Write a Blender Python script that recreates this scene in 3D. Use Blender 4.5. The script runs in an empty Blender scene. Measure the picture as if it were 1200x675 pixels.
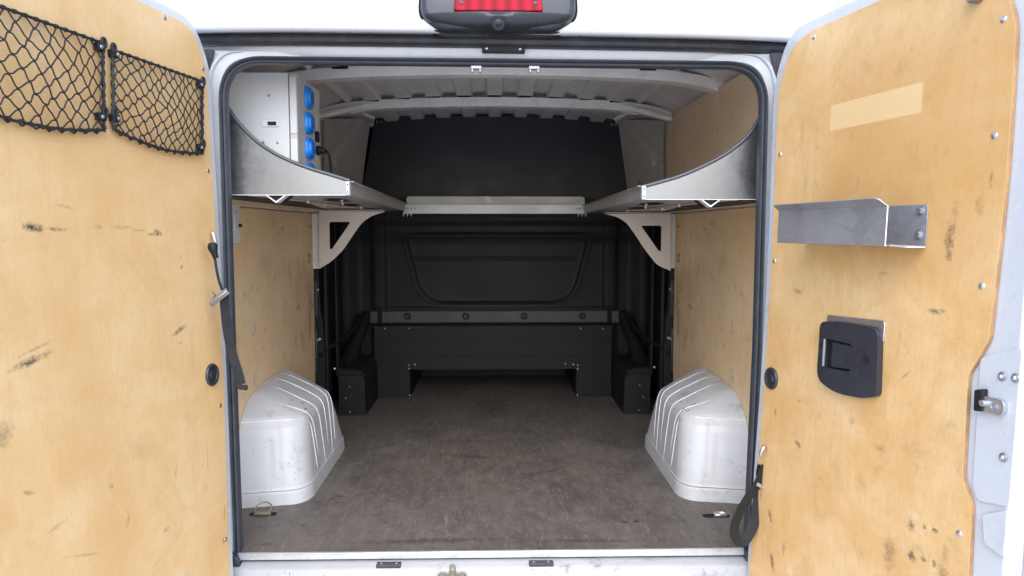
import bpy, bmesh, math, random
from mathutils import Vector, Matrix
from math import sin, cos, radians, pi, atan2, sqrt
random.seed(7)
sc = bpy.context.scene
COL = sc.collection
V = Vector

# ------------------------------------------------------------------ materials
def newmat(name):
    m = bpy.data.materials.new(name); m.use_nodes = True
    nt = m.node_tree
    return m, nt, nt.nodes['Principled BSDF']
def N(nt, t, **k):
    n = nt.nodes.new(t)
    for a, b in k.items():
        setattr(n, a, b)
    return n
def ramp(nt, src, a, b, lo=0.0, hi=1.0):
    r = N(nt, 'ShaderNodeMapRange'); r.clamp = True
    r.inputs['From Min'].default_value = a; r.inputs['From Max'].default_value = b
    r.inputs['To Min'].default_value = lo; r.inputs['To Max'].default_value = hi
    nt.links.new(src, r.inputs['Value']); return r.outputs['Result']
def mixc(nt, fac, a, b, mode='MIX'):
    m = N(nt, 'ShaderNodeMix'); m.data_type = 'RGBA'; m.blend_type = mode
    for sock, val in ((m.inputs[0], fac), (m.inputs[6], a), (m.inputs[7], b)):
        if hasattr(val, 'is_linked'):
            nt.links.new(val, sock)
        elif isinstance(val, (int, float)):
            sock.default_value = val
        else:
            sock.default_value = (*val, 1)
    return m.outputs[2]
def fmath(nt, op, a, b=None):
    m = N(nt, 'ShaderNodeMath'); m.operation = op
    for s, v in ((m.inputs[0], a), (m.inputs[1], b)):
        if v is None: continue
        if hasattr(v, 'is_linked'): nt.links.new(v, s)
        else: s.default_value = v
    return m.outputs[0]
def noise(nt, co, scale, detail=4, rough=.55, stretch=(1, 1, 1), dist=0):
    mp = N(nt, 'ShaderNodeMapping'); mp.inputs['Scale'].default_value = stretch
    nt.links.new(co, mp.inputs['Vector'])
    n = N(nt, 'ShaderNodeTexNoise'); n.inputs['Scale'].default_value = scale
    n.inputs['Detail'].default_value = detail; n.inputs['Roughness'].default_value = rough
    n.inputs['Distortion'].default_value = dist
    nt.links.new(mp.outputs[0], n.inputs['Vector'])
    return n.outputs['Fac']
def bump(nt, b, h, strength=.2, dist=.002):
    bp = N(nt, 'ShaderNodeBump'); bp.inputs['Strength'].default_value = strength
    bp.inputs['Distance'].default_value = dist
    nt.links.new(h, bp.inputs['Height']); nt.links.new(bp.outputs[0], b.inputs['Normal'])

def worn(name, c, rough=.5, metal=0, var=.12, scale=9, fine=90, bmp=.08, dirt=None, dirt_amt=.5, dirt_scale=14, coat=0, stretch=(1, 1, 1), spec=.5):
    m, nt, b = newmat(name)
    co = N(nt, 'ShaderNodeTexCoord').outputs['Object']
    n1 = noise(nt, co, scale, 5, .6, stretch); n2 = noise(nt, co, fine, 3, .6, stretch)
    col = mixc(nt, ramp(nt, n1, .3, .7), tuple(x*(1-var) for x in c), tuple(min(1, x*(1+var)) for x in c))
    if dirt:
        d = noise(nt, co, dirt_scale, 6, .7)
        dm = fmath(nt, 'MULTIPLY', ramp(nt, d, .56, .72), dirt_amt)
        col = mixc(nt, dm, col, dirt)
        sp = noise(nt, co, 95, 2, .5); sm = fmath(nt, 'MULTIPLY', ramp(nt, sp, .70, .76), dirt_amt)
        col = mixc(nt, sm, col, tuple(x*.4 for x in dirt))
    nt.links.new(col, b.inputs['Base Color'])
    nt.links.new(ramp(nt, n1, .2, .8, max(.02, rough*.8), min(1, rough*1.25)), b.inputs['Roughness'])
    b.inputs['Metallic'].default_value = metal; b.inputs['Coat Weight'].default_value = coat
    b.inputs['Specular IOR Level'].default_value = spec
    bump(nt, b, n2, bmp, .001)
    return m

def mark_mask(nt, uv, marks, wob, tex):
    tot = None
    for (u, v, ru, rv, ang, st) in marks:
        mp = N(nt, 'ShaderNodeMapping'); mp.vector_type = 'TEXTURE'
        mp.inputs['Location'].default_value = (u, v, 0); mp.inputs['Rotation'].default_value = (0, 0, radians(ang))
        mp.inputs['Scale'].default_value = (ru, rv, 1)
        nt.links.new(uv, mp.inputs['Vector'])
        le = N(nt, 'ShaderNodeVectorMath'); le.operation = 'LENGTH'; nt.links.new(mp.outputs[0], le.inputs[0])
        d = fmath(nt, 'ADD', le.outputs['Value'], wob)
        k = fmath(nt, 'MULTIPLY', ramp(nt, d, 1.1, .25), st)
        tot = k if tot is None else fmath(nt, 'MAXIMUM', tot, k)
    return fmath(nt, 'MULTIPLY', tot, tex) if tex is not None else tot

def plywood(name, base, dark, pale, marks=(), light=(), rects=(), wear=.35, rough=.42, rnd=0, top_tint=None):
    m, nt, b = newmat(name)
    uv = N(nt, 'ShaderNodeUVMap').outputs[0]
    off = N(nt, 'ShaderNodeMapping'); off.inputs['Location'].default_value = (rnd*3.1, rnd*1.7, rnd)
    nt.links.new(uv, off.inputs['Vector']); co = off.outputs[0]
    n1 = noise(nt, co, 3.2, 6, .62, (1, 1.7, 1), .6)
    n2 = noise(nt, co, 7, 8, .72, (1, .7, 1), .8)
    g = noise(nt, co, 60, 4, .65, (1, .10, 1), .3)
    f = noise(nt, co, 300, 4, .7, (1, .16, 1))
    n0 = noise(nt, co, 1.3, 3, .5, (1, 1, 1), .8)
    col = mixc(nt, ramp(nt, n1, .36, .66), base, pale)
    col = mixc(nt, fmath(nt, 'MULTIPLY', ramp(nt, n0, .46, .64), .5), col, dark)
    col = mixc(nt, fmath(nt, 'MULTIPLY', ramp(nt, n2, .46, .70), .55), col, dark)
    col = mixc(nt, fmath(nt, 'MULTIPLY', ramp(nt, g, .42, .75), .24), col, dark)
    col = mixc(nt, fmath(nt, 'MULTIPLY', ramp(nt, f, .5, .72), .30), col, tuple(x*.75 for x in dark))
    # grime clouds + pin specks
    w = noise(nt, co, 16, 7, .75, (1, .8, 1), .4)
    col = mixc(nt, fmath(nt, 'MULTIPLY', ramp(nt, w, .575, .78), wear), col, (.10, .08, .06))
    s = noise(nt, co, 46, 3, .6, (1, .6, 1), 1.2)
    col = mixc(nt, fmath(nt, 'MULTIPLY', ramp(nt, s, .73, .78), wear*1.5), col, (.06, .05, .04))
    # long thin scratches
    sc1 = noise(nt, co, 26, 3, .5, (.3, 4, 1), 2.5)
    col = mixc(nt, fmath(nt, 'MULTIPLY', ramp(nt, sc1, .715, .735), .22), col, tuple(min(1, x*1.25) for x in pale))
    wob = ramp(nt, noise(nt, co, 42, 5, .7), .3, .7, -.45, .45)
    tx = ramp(nt, noise(nt, co, 130, 4, .7), .38, .56, .25, 1)
    for (u0, v0, u1, v1, c) in rects:
        sp = N(nt, 'ShaderNodeSeparateXYZ'); nt.links.new(uv, sp.inputs[0])
        mk = None
        for sock, a, bb in ((sp.outputs[0], u0, u1), (sp.outputs[1], v0, v1)):
            e = fmath(nt, 'MULTIPLY', ramp(nt, sock, a-.0012, a+.0012), ramp(nt, sock, bb+.0012, bb-.0012))
            mk = e if mk is None else fmath(nt, 'MULTIPLY', mk, e)
        col = mixc(nt, fmath(nt, 'MULTIPLY', mk, .75), col, c)
    if light: col = mixc(nt, mark_mask(nt, uv, light, wob, None), col, (.72, .55, .33))
    if marks: col = mixc(nt, mark_mask(nt, uv, marks, wob, tx), col, (.055, .045, .04))
    nt.links.new(col, b.inputs['Base Color'])
    nt.links.new(ramp(nt, n2, .3, .7, rough*.85, rough*1.3), b.inputs['Roughness'])
    b.inputs['Specular IOR Level'].default_value = .35
    bump(nt, b, f, .15, .0006)
    return m

def galvanised(name, c=(.46, .455, .445), rough=.48, blotch=.12, metal=.55, grime=.5):
    m, nt, b = newmat(name)
    co = N(nt, 'ShaderNodeTexCoord').outputs['Object']
    vo = N(nt, 'ShaderNodeTexVoronoi'); vo.inputs['Scale'].default_value = 130
    nt.links.new(co, vo.inputs['Vector'])
    bw = N(nt, 'ShaderNodeRGBToBW'); nt.links.new(vo.outputs['Color'], bw.inputs[0])
    n = noise(nt, co, 7, 6, .65, dist=.5); n2 = noise(nt, co, 120, 3, .6, (1, .15, 1))
    k = fmath(nt, 'ADD', fmath(nt, 'MULTIPLY', bw.outputs[0], .22), fmath(nt, 'MULTIPLY', n, .78))
    col = mixc(nt, ramp(nt, k, .3, .7), tuple(x*(1-blotch) for x in c), tuple(min(1, x*(1+blotch)) for x in c))
    d = noise(nt, co, 30, 5, .75, (.6, 1, 1), 1)
    col = mixc(nt, fmath(nt, 'MULTIPLY', ramp(nt, d, .66, .74), grime), col, tuple(x*.35 for x in c))
    nt.links.new(col, b.inputs['Base Color'])
    nt.links.new(ramp(nt, k, .3, .7, rough*.75, rough*1.3), b.inputs['Roughness'])
    b.inputs['Metallic'].default_value = metal
    bump(nt, b, n2, .05, .0006)
    return m

M = {}
M['paint'] = worn('white_paint', (.55, .565, .595), .28, 0, .03, 6, 60, .015, coat=.3)
M['paint_door'] = worn('door_return_paint', (.56, .575, .60), .28, 0, .04, 6, 60, .015, dirt=(.35, .35, .36), dirt_amt=.25, coat=.3)
M['paint_in'] = worn('grey_white_primer', (.86, .85, .84), .45, 0, .06, 8, 60, .03, dirt=(.30, .28, .26), dirt_amt=.35)
M['paint_sill'] = worn('scuffed_white_paint', (.38, .39, .41), .3, 0, .08, 10, 70, .03, dirt=(.16, .15, .14), dirt_amt=.8, dirt_scale=22, stretch=(.5, 1, 1))
M['arch'] = worn('scuffed_arch_paint', (.57, .58, .595), .42, 0, .04, 6, 50, .03, dirt=(.30, .29, .28), dirt_amt=.6, dirt_scale=11, coat=.15)
M['bead'] = worn('worn_bright_edge', (.80, .80, .81), .35, 0, .05, 30, 60, .03)
M['roofskin'] = worn('roof_skin_grey', (.74, .735, .73), .5, 0, .10, 7, 60, .04, dirt=(.2, .19, .18), dirt_amt=.4)
M['rubber'] = worn('rubber_seal', (.055, .062, .075), .40, 0, .2, 20, 90, .05)
M['rubber_mid'] = worn('weather_rubber', (.035, .038, .045), .5, 0, .3, 14, 90, .1, dirt=(.15, .15, .15), dirt_amt=.3)
M['black'] = worn('black_plastic', (.0125, .0132, .0155), .5, 0, .2, 10, 220, .12, dirt=(.03, .029, .028), dirt_amt=.2, spec=.25)
M['blackgloss'] = worn('dark_housing_plastic', (.03, .033, .042), .28, 0, .15, 10, 160, .04)
M['bulk'] = worn('bulkhead_black', (.016, .0168, .0195), .48, 0, .2, 6, 260, .10, dirt=(.03, .029, .028), dirt_amt=.2, spec=.15)
M['ledge'] = worn('ledge_lit_black', (.034, .035, .038), .5, 0, .15, 8, 200, .1)  # bulkhead black made lighter: light on the tilted bolt strip put into colour
M['board'] = worn('navy_black_board', (.010, .013, .021), .5, 0, .1, 5, 260, .06)
M['void'] = worn('black_slot', (.004, .004, .005), .9, 0, .1)
M['greytrim'] = worn('grey_corner_trim', (.58, .565, .54), .6, 0, .08, 8, 160, .08)
M['greytrim_dark'] = worn('grey_trim_recess', (.36, .35, .34), .6, 0, .08, 8, 160, .08)
M['galv'] = galvanised('galvanised_sheet')
M['galv_plate'] = galvanised('galvanised_end_plate', (.25, .255, .265), .36, .10, 1.0, .15)
M['galv_warm'] = galvanised('bracket_alloy', (.66, .62, .57), .42, .06)
M['galv_dark'] = galvanised('dull_tray_steel', (.36, .355, .36), .50, .10)
M['alu'] = galvanised('sill_aluminium', (.58, .60, .61), .35, .1)
M['zinc'] = worn('zinc_screw', (.62, .63, .66), .3, .9, .1)
M['dullmetal'] = worn('dull_screw', (.30, .30, .31), .4, .8, .1)
M['brass'] = worn('yellow_passivated_steel', (.30, .28, .21), .45, .5, .15, dirt=(.15, .13, .1), dirt_amt=.5)
M['cab'] = worn('cabinet_white', (.68, .68, .68), .38, 0, .04, 5, 60, .03, dirt=(.5, .5, .5), dirt_amt=.2)
M['cab_side'] = worn('cabinet_side_grey', (.58, .56, .53), .45, 0, .05, 6, 70, .03)
M['blue'] = worn('socket_blue', (.004, .26, .85), .35, 0, .1)
M['bluedark'] = worn('socket_blue_rib', (.004, .13, .50), .4, 0, .1)
M['cord'] = worn('black_cord', (.014, .014, .017), .55, 0, .3, 40, 300, .3)
M['web'] = worn('black_webbing', (.010, .0105, .012), .75, 0, .25, 30, 500, .5)
M['greymark'] = worn('grey_mark', (.25, .25, .26), .5)
M['whitepl'] = worn('white_plastic', (.72, .73, .74), .35, 0, .04)
M['plyedge'] = worn('ply_edge', (.36, .21, .10), .7, 0, .25, 30, 200, .2)
M['concrete'] = worn('concrete_ground', (.55, .55, .56), .85, 0, .12, 1.2, 60, .3, dirt=(.2, .19, .18), dirt_amt=.4, dirt_scale=2)
# red lens
m, nt, b = newmat('red_lens')
b.inputs['Base Color'].default_value = (.85, .004, .05, 1); b.inputs['Roughness'].default_value = .3
b.inputs['Specular IOR Level'].default_value = .12
w = N(nt, 'ShaderNodeTexWave'); w.inputs['Scale'].default_value = 9; w.bands_direction = 'X'
nt.links.new(N(nt, 'ShaderNodeTexCoord').outputs['Object'], w.inputs['Vector'])
nt.links.new(mixc(nt, w.outputs['Fac'], (.20, .0006, .010), (.38, .0015, .022)), b.inputs['Base Color'])
M['lens'] = m
m, nt, b = newmat('glass_eye'); b.inputs['Base Color'].default_value = (.01, .012, .018, 1); b.inputs['Roughness'].default_value = .06
M['eye'] = m
# cargo floor: worn phenolic ply
m, nt, b = newmat('phenolic_floor')
uv = N(nt, 'ShaderNodeUVMap').outputs[0]
n1 = noise(nt, uv, 4, 7, .7, (1, .8, 1), .5); n2 = noise(nt, uv, 30, 5, .75, (1, .35, 1)); n3 = noise(nt, uv, 420, 2, .5)
col = mixc(nt, ramp(nt, n1, .34, .68), (.082, .071, .062), (.158, .139, .121))
col = mixc(nt, fmath(nt, 'MULTIPLY', ramp(nt, n2, .44, .66), .55), col, (.20, .185, .168))
col = mixc(nt, fmath(nt, 'MULTIPLY', ramp(nt, n3, .45, .7), .35), col, (.022, .019, .017))
st = noise(nt, uv, 16, 4, .7, (3.5, .3, 1), 1.5)
col = mixc(nt, fmath(nt, 'MULTIPLY', ramp(nt, st, .60, .68), .6), col, (.24, .225, .205))
sx = noise(nt, uv, 60, 2, .5, (.25, 3, 1), 2)
col = mixc(nt, fmath(nt, 'MULTIPLY', ramp(nt, sx, .68, .695), .6), col, (.30, .285, .26))
sy = noise(nt, uv, 85, 2, .5, (3.2, .22, 1), 1.5); col = mixc(nt, fmath(nt, 'MULTIPLY', ramp(nt, sy, .66, .68), .5), col, (.28, .265, .24))
sd_ = noise(nt, uv, 12, 6, .75, (1, 1, 1), .6); col = mixc(nt, fmath(nt, 'MULTIPLY', ramp(nt, sd_, .56, .72), .6), col, (.045, .036, .030))
wob = ramp(nt, noise(nt, uv, 30, 5, .7), .3, .7, -.5, .5)
mk = mark_mask(nt, uv, [(-.56, .45, .022, .008, -10, .9), (-.585, .475, .014, .006, -20, .8), (-.49, .462, .03, .007, 5, .5), (-.44, .47, .02, .007, 0, .5),
                        (.458, .196, .013, .012, 0, .85), (.424, .19, .011, .006, 0, .8), (.46, .05, .02, .006, 10, .5), (-.62, .19, .012, .01, 30, .6), (-.76, .18, .03, .004, -6, .7),
                        (-.2, .06, .25, .022, 2, .45), (.3, .05, .2, .015, -2, .4), (-.7, .05, .03, .012, 0, .6), (.2, .7, .12, .02, 30, .3), (-.1, .9, .2, .03, -10, .3),
                        (.70, -.005, .03, .008, 0, .7), (.52, .27, .01, .006, 0, .5)], wob, None)
col = mixc(nt, mk, col, (.012, .008, .007))
nt.links.new(col, b.inputs['Base Color'])
nt.links.new(ramp(nt, n1, .3, .7, .42, .62), b.inputs['Roughness'])
wv = N(nt, 'ShaderNodeTexChecker'); wv.inputs['Scale'].default_value = 260; nt.links.new(uv, wv.inputs['Vector'])
bump(nt, b, wv.outputs['Fac'], .10, .0006)
M['floor'] = m

PB, PD, PP = (.75, .49, .225), (.66, .385, .145), (.80, .58, .32)
left_marks = [(.613, .956, .030, .010, 4, 1), (.556, .952, .03, .005, 0, .7), (.427, .958, .020, .006, 0, .45), (.345, .957, .045, .005, 0, .4), (.208, .942, .018, .009, 8, 1), (.235, .94, .02, .005, 0, .6), (.28, .95, .03, .004, 0, .35),
              (.144, .684, .032, .009, -14, .85), (.142, .65, .01, .004, 0, .4), (.65, .691, .055, .010, -10, .9), (.63, .715, .05, .004, -12, .5), (.726, .568, .025, .03, 0, .45),
              (.114, .851, .006, .008, 0, .7), (.114, .88, .004, .008, 0, .5), (.257, .186, .012, .008, 0, .6), (.448, .366, .01, .006, 30, .5), (.4, .266, .005, .02, 20, .4), (.681, .436, .02, .006, 20, .45),
              (-.006, .041, .006, .012, 0, .8), (-.02, .12, .006, .03, 10, .5), (-.035, .76, .006, .02, 0, .8), (.525, 1.0, .03, .004, 10, .3), (.09, .62, .008, .05, 0, .18), (.33, .42, .06, .04, 0, .14),
              (.55, .25, .05, .004, 20, .35), (.2, .32, .004, .03, 10, .4), (.3, .12, .03, .004, -30, .3), (.05, .3, .004, .05, 4, .3), (.55, 1.25, .02, .05, 0, .12), (.62, .34, .03, .005, -8, .4)]
left_light = [(.42, .30, .10, .0025, 52, .55), (.3, .22, .08, .002, 58, .5), (.215, .045, .035, .02, 40, .9), (.54, .23, .04, .0025, 80, .4), (.35, .955, .08, .003, 0, .35)]
right_marks = [(.094, .779, .020, .008, -8, .8), (.583, .778, .022, .007, 0, .75), (.60, .782, .012, .005, 0, .7), (.136, .362, .018, .008, -25, .9), (.448, .442, .02, .008, 0, .35), (.512, .626, .02, .004, 40, .6), (.40, .343, .03, .02, 0, .18),
               (.563, .302, .014, .016, 0, .8), (.600, .314, .006, .008, 0, .8), (.628, .318, .010, .006, 0, .8), (.569, .239, .014, .012, 0, .95), (.602, .245, .012, .006, 0, .9), (.632, .247, .006, .010, 0, .8),
               (.504, .215, .02, .05, 0, .45), (.61, .935, .016, .038, 0, .75), (.61, .90, .01, .015, 0, .8), (.62, .99, .012, .03, 0, .3), (.023, .112, .010, .022, 35, .95), (-.03, .16, .006, .03, 20, .5), (.048, -.017, .010, .03, 20, .9), (.10, .05, .01, .02, 0, .5),
               (.237, .30, .01, .006, 0, .4), (.3, .35, .03, .02, 0, .15), (.35, .48, .015, .012, 0, .35), (.42, .85, .02, .006, 0, .3), (.65, .55, .02, .012, 0, .25), (.66, .28, .012, .02, 0, .4), (.655, .24, .015, .015, 0, .5),
               (.48, .09, .006, .03, 0, .4), (.13, .48, .01, .006, 0, .4), (.1, 1.08, .008, .03, 0, .25), (.07, 1.22, .01, .03, 0, .25), (.7, 1.05, .006, .02, 0, .5), (.68, 1.0, .012, .03, 0, .3), (.24, .63, .01, .004, 0, .5), (.55, .47, .04, .02, 10, .2), (.02, .42, .006, .02, 0, .6)]
right_light = [(.575, .325, .010, .012, 60, .9), (.59, .300, .02, .006, -25, .9), (.615, .318, .010, .007, 0, .8), (.632, .237, .012, .007, 0, .9), (.545, .245, .012, .008, 0, .5), (.132, .0, .02, .02, 30, .9), (.08, .33, .03, .003, -40, .6), (.65, .345, .01, .004, -30, .7),
               (.12, 1.08, .012, .12, 0, .35), (.16, .36, .012, .004, 0, .5)]
M['ply_left_door'] = plywood('birch_ply_left_door', PB, PD, PP, left_marks, left_light, wear=.16, rnd=1)
M['ply_right_door'] = plywood('birch_ply_right_door', (.73, .45, .185), (.58, .31, .10), (.79, .55, .285), right_marks, right_light, [(.19, 1.207, .505, 1.273, (.80, .57, .29))], wear=.36, rnd=2)
wl = []
rr = random.Random(3)
for _ in range(34):
    big = rr.random() < .35
    y_ = 1.46-abs(rr.gauss(0, .42)); y_ = y_ if y_ > .3 else rr.uniform(.4, 1.4)
    wl.append((y_, rr.uniform(.40, 1.0), rr.uniform(.03, .09) if big else rr.uniform(.006, .03), rr.uniform(.010, .03) if big else rr.uniform(.003, .009), rr.uniform(-80, 80), rr.uniform(.15, .4) if big else rr.uniform(.35, .9)))
wl += [(1.40, .50, .03, .10, 0, .7), (1.42, .62, .03, .12, 0, .55), (.75, .82, .10, .05, 0, .18)]
WB, WD, WP = (.86, .61, .345), (.76, .49, .25), (.88, .68, .44)
UB, UD, UP = (.87, .68, .47), (.79, .58, .38), (.89, .73, .54)
M['ply_wall'] = plywood('birch_ply_wall', WB, WD, WP, wl, [(1.2, .55, .006, .1, 5, .4), (1.3, .5, .006, .08, -8, .4)], wear=.6, rnd=3)
M['ply_upper'] = plywood('birch_ply_upper', UB, UD, UP, [(1.1, 1.12, .02, .01, 0, .7), (.9, 1.2, .015, .01, 0, .5), (.7, 1.33, .008, .008, 0, .7), (1.2, 1.25, .03, .004, 0, .4), (1.35, 1.15, .02, .02, 0, .4), (.8, 1.20, .5, .003, 0, .45)], wear=.45, rnd=4)

# ------------------------------------------------------------------ mesh helpers
XY = (V((0, 0, 0)), V((1, 0, 0)), V((0, 1, 0)), V((0, 0, 1)))
XZ = (V((0, 0, 0)), V((1, 0, 0)), V((0, 0, 1)), V((0, -1, 0)))     # normal towards the camera side
YZ = (V((0, 0, 0)), V((0, 1, 0)), V((0, 0, 1)), V((1, 0, 0)))
def P(fr, u, v, n=0):
    return fr[0] + fr[1]*u + fr[2]*v + fr[3]*n
def rounded(pts, rad, seg=6):
    """pts list of (u,v) or (u,v,r)"""
    out = []; k = len(pts)
    for i in range(k):
        p = V(pts[i][:2]); a = V(pts[i-1][:2]); c = V(pts[(i+1) % k][:2])
        r = pts[i][2] if len(pts[i]) > 2 else rad
        d1 = a-p; d2 = c-p
        if r <= 0 or d1.length < 1e-6 or d2.length < 1e-6:
            out.append((p.x, p.y)); continue
        r_ = min(r, d1.length*.49, d2.length*.49)
        s = p + d1.normalized()*r_; e = p + d2.normalized()*r_
        for j in range(seg+1):
            t = j/seg; q = s*(1-t)**2 + p*2*t*(1-t) + e*t*t
            out.append((q.x, q.y))
    return out
def prism(bm, fr, pts, n0, n1, holes=()):
    """extruded outline between n0 and n1 along the frame normal, optional holes"""
    if not holes:
        a = [bm.verts.new(P(fr, u, v, n0)) for u, v in pts]; b = [bm.verts.new(P(fr, u, v, n1)) for u, v in pts]
        k = len(pts)
        bm.faces.new(a[::-1]); bm.faces.new(b)
        for i in range(k):
            bm.faces.new((a[i], a[(i+1) % k], b[(i+1) % k], b[i]))
        return
    for n in (n0, n1):
        es = []
        for loop in [pts]+list(holes):
            vs = [bm.verts.new(P(fr, u, v, n)) for u, v in loop]
            es += [bm.edges.new((vs[i], vs[(i+1) % len(vs)])) for i in range(len(vs))]
        bmesh.ops.triangle_fill(bm, use_beauty=True, edges=es)
    for loop in [pts]+list(holes):
        a = [bm.verts.new(P(fr, u, v, n0)) for u, v in loop]; b = [bm.verts.new(P(fr, u, v, n1)) for u, v in loop]
        for i in range(len(loop)):
            j = (i+1) % len(loop); bm.faces.new((a[i], a[j], b[j], b[i]))
    bmesh.ops.remove_doubles(bm, verts=bm.verts, dist=1e-6)
def box(bm, x0, y0, z0, x1, y1, z1):
    prism(bm, XY, [(x0, y0), (x1, y0), (x1, y1), (x0, y1)], z0, z1)
def fbox(bm, fr, u0, v0, u1, v1, n0, n1):
    prism(bm, fr, [(u0, v0), (u1, v0), (u1, v1), (u0, v1)], n0, n1)
def tube(bm, path, r, seg=8, closed=False, flat=None):
    path = [V(p) for p in path]; k = len(path)
    rs = r if isinstance(r, (list, tuple)) else [r]*k
    rings = []; up = None
    for i in range(k):
        if closed: d = path[(i+1) % k]-path[i-1]
        else: d = path[min(i+1, k-1)]-path[max(i-1, 0)]
        d = d.normalized() if d.length > 1e-9 else V((0, 0, 1))
        if up is None:
            up = V((0, 0, 1)) if abs(d.z) < .9 else V((1, 0, 0))
            if flat: up = V(flat)
        a = d.cross(up)
        if a.length < 1e-6: a = d.orthogonal()
        a.normalize(); b_ = a.cross(d).normalized(); up = b_
        rings.append([bm.verts.new(path[i] + (a*cos(2*pi*j/seg)+b_*sin(2*pi*j/seg))*rs[i]) for j in range(seg)])
    for i in range(k if closed else k-1):
        A = rings[i]; B = rings[(i+1) % k]
        for j in range(seg):
            bm.faces.new((A[j], A[(j+1) % seg], B[(j+1) % seg], B[j]))
    if not closed:
        bm.faces.new(rings[0][::-1]); bm.faces.new(rings[-1])
def ribbon(bm, path, wdir, w, th):
    """flat webbing along a path; wdir: list or single vector giving the width direction"""
    path = [V(p) for p in path]; k = len(path); R = []
    for i in range(k):
        d = (path[min(i+1, k-1)]-path[max(i-1, 0)]).normalized()
        wd = V(wdir[i] if isinstance(wdir, list) else wdir); wd = (wd - d*wd.dot(d)).normalized(); nn = d.cross(wd)
        p = path[i]
        R.append([bm.verts.new(p + wd*a*w/2 + nn*b_*th/2) for a, b_ in ((-1, -1), (1, -1), (1, 1), (-1, 1))])
    for i in range(k-1):
        for j in range(4):
            bm.faces.new((R[i][j], R[i][(j+1) % 4], R[i+1][(j+1) % 4], R[i+1][j]))
    bm.faces.new(R[0][::-1]); bm.faces.new(R[-1])
def smooth_path(pts, n=6):
    pts = [V(p) for p in pts]; out = []
    for i in range(len(pts)-1):
        p0 = pts[max(i-1, 0)]; p1 = pts[i]; p2 = pts[i+1]; p3 = pts[min(i+2, len(pts)-1)]
        for j in range(n):
            t = j/n
            out.append(.5*((2*p1)+(p2-p0)*t+(2*p0-5*p1+4*p2-p3)*t*t+(-p0+3*p1-3*p2+p3)*t**3))
    out.append(pts[-1]); return out
def grid(bm, f, nu, nv):
    g = [[bm.verts.new(f(i/nu, j/nv)) for j in range(nv+1)] for i in range(nu+1)]
    for i in range(nu):
        for j in range(nv):
            bm.faces.new((g[i][j], g[i+1][j], g[i+1][j+1], g[i][j+1]))
    return g
def dome(bm, c, n, r, h, seg=12, rings=4):
    """button head: flattened half sphere sitting on a surface"""
    c = V(c); n = V(n).normalized(); a = n.orthogonal().normalized(); b_ = n.cross(a)
    prev = None
    for k in range(rings):
        t = k/rings*pi/2
        ring = [bm.verts.new(c + (a*cos(2*pi*j/seg)+b_*sin(2*pi*j/seg))*r*cos(t) + n*h*sin(t)) for j in range(seg)]
        if prev:
            for j in range(seg): bm.faces.new((prev[j], prev[(j+1) % seg], ring[(j+1) % seg], ring[j]))
        prev = ring
    top = bm.verts.new(c+n*h)
    for j in range(seg): bm.faces.new((prev[j], prev[(j+1) % seg], top))
def cyl(bm, c, n, r, h, seg=16, r2=None):
    c = V(c); n = V(n).normalized(); a = n.orthogonal().normalized(); b_ = n.cross(a); r2 = r if r2 is None else r2
    A = [bm.verts.new(c + (a*cos(2*pi*j/seg)+b_*sin(2*pi*j/seg))*r) for j in range(seg)]
    B = [bm.verts.new(c + n*h + (a*cos(2*pi*j/seg)+b_*sin(2*pi*j/seg))*r2) for j in range(seg)]
    bm.faces.new(A[::-1]); bm.faces.new(B)
    for j in range(seg): bm.faces.new((A[j], A[(j+1) % seg], B[(j+1) % seg], B[j]))

BASE = {}
def thing(name, loc, label, cat, group=None):
    o = bpy.data.objects.new(name, None); COL.objects.link(o); o.location = loc
    o.empty_display_size = .05
    o['label'] = label; o['category'] = cat
    if group: o['group'] = group
    BASE[o] = V(loc)
    return o
def obj(name, bm, mat, parent=None, bevel=0, smooth=True, uv=None, seg=2, label=None, angle=35, edge=None):
    bmesh.ops.recalc_face_normals(bm, faces=bm.faces)
    if uv is not None:
        L = bm.loops.layers.uv.new('UVMap')
        for f in bm.faces:
            for l in f.loops:
                q = l.vert.co-uv[0]; l[L].uv = (q.dot(uv[1])/uv[1].length_squared, q.dot(uv[2])/uv[2].length_squared)
    me = bpy.data.meshes.new(name); bm.to_mesh(me); bm.free()
    mats = mat if isinstance(mat, list) else [mat]
    for x in mats: me.materials.append(M[x])
    if edge:
        me.materials.append(M[edge]); nn_ = uv[3].normalized()
        for p in me.polygons:
            if abs(p.normal.dot(nn_)) < .5: p.material_index = len(mats)
    if smooth:
        for p in me.polygons: p.use_smooth = True
        me.set_sharp_from_angle(angle=radians(angle))
    o = bpy.data.objects.new(name, me); COL.objects.link(o)
    if parent is not None:
        o.parent = parent
        if parent in BASE: o.location = -BASE[parent]
    if bevel:
        bv = o.modifiers.new('bevel', 'BEVEL'); bv.width = bevel; bv.segments = seg; bv.limit_method = 'ANGLE'; bv.angle_limit = radians(40)
        bv.harden_normals = False
    if label: o['label'] = label
    return o
def nb(): return bmesh.new()
def screws(parent, pts, n, r=.006, h=.003, mat='zinc', name='screw'):
    for p in pts:
        b = nb(); dome(b, p, n, r, h, 10, 3); obj(name, b, mat, parent)

# ================================================================== THE VAN
van = thing('van', (0, 1.3, -.62), 'white panel van seen from behind, both rear doors open onto its ply lined bay', 'van')

# ---- cargo floor
FY0, FY1 = -.012, 2.75
b = nb(); box(b, -.955, FY0, -.018, .955, FY1, 0); cargo_floor = obj('cargo_floor', b, 'floor', van, uv=XY)
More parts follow.
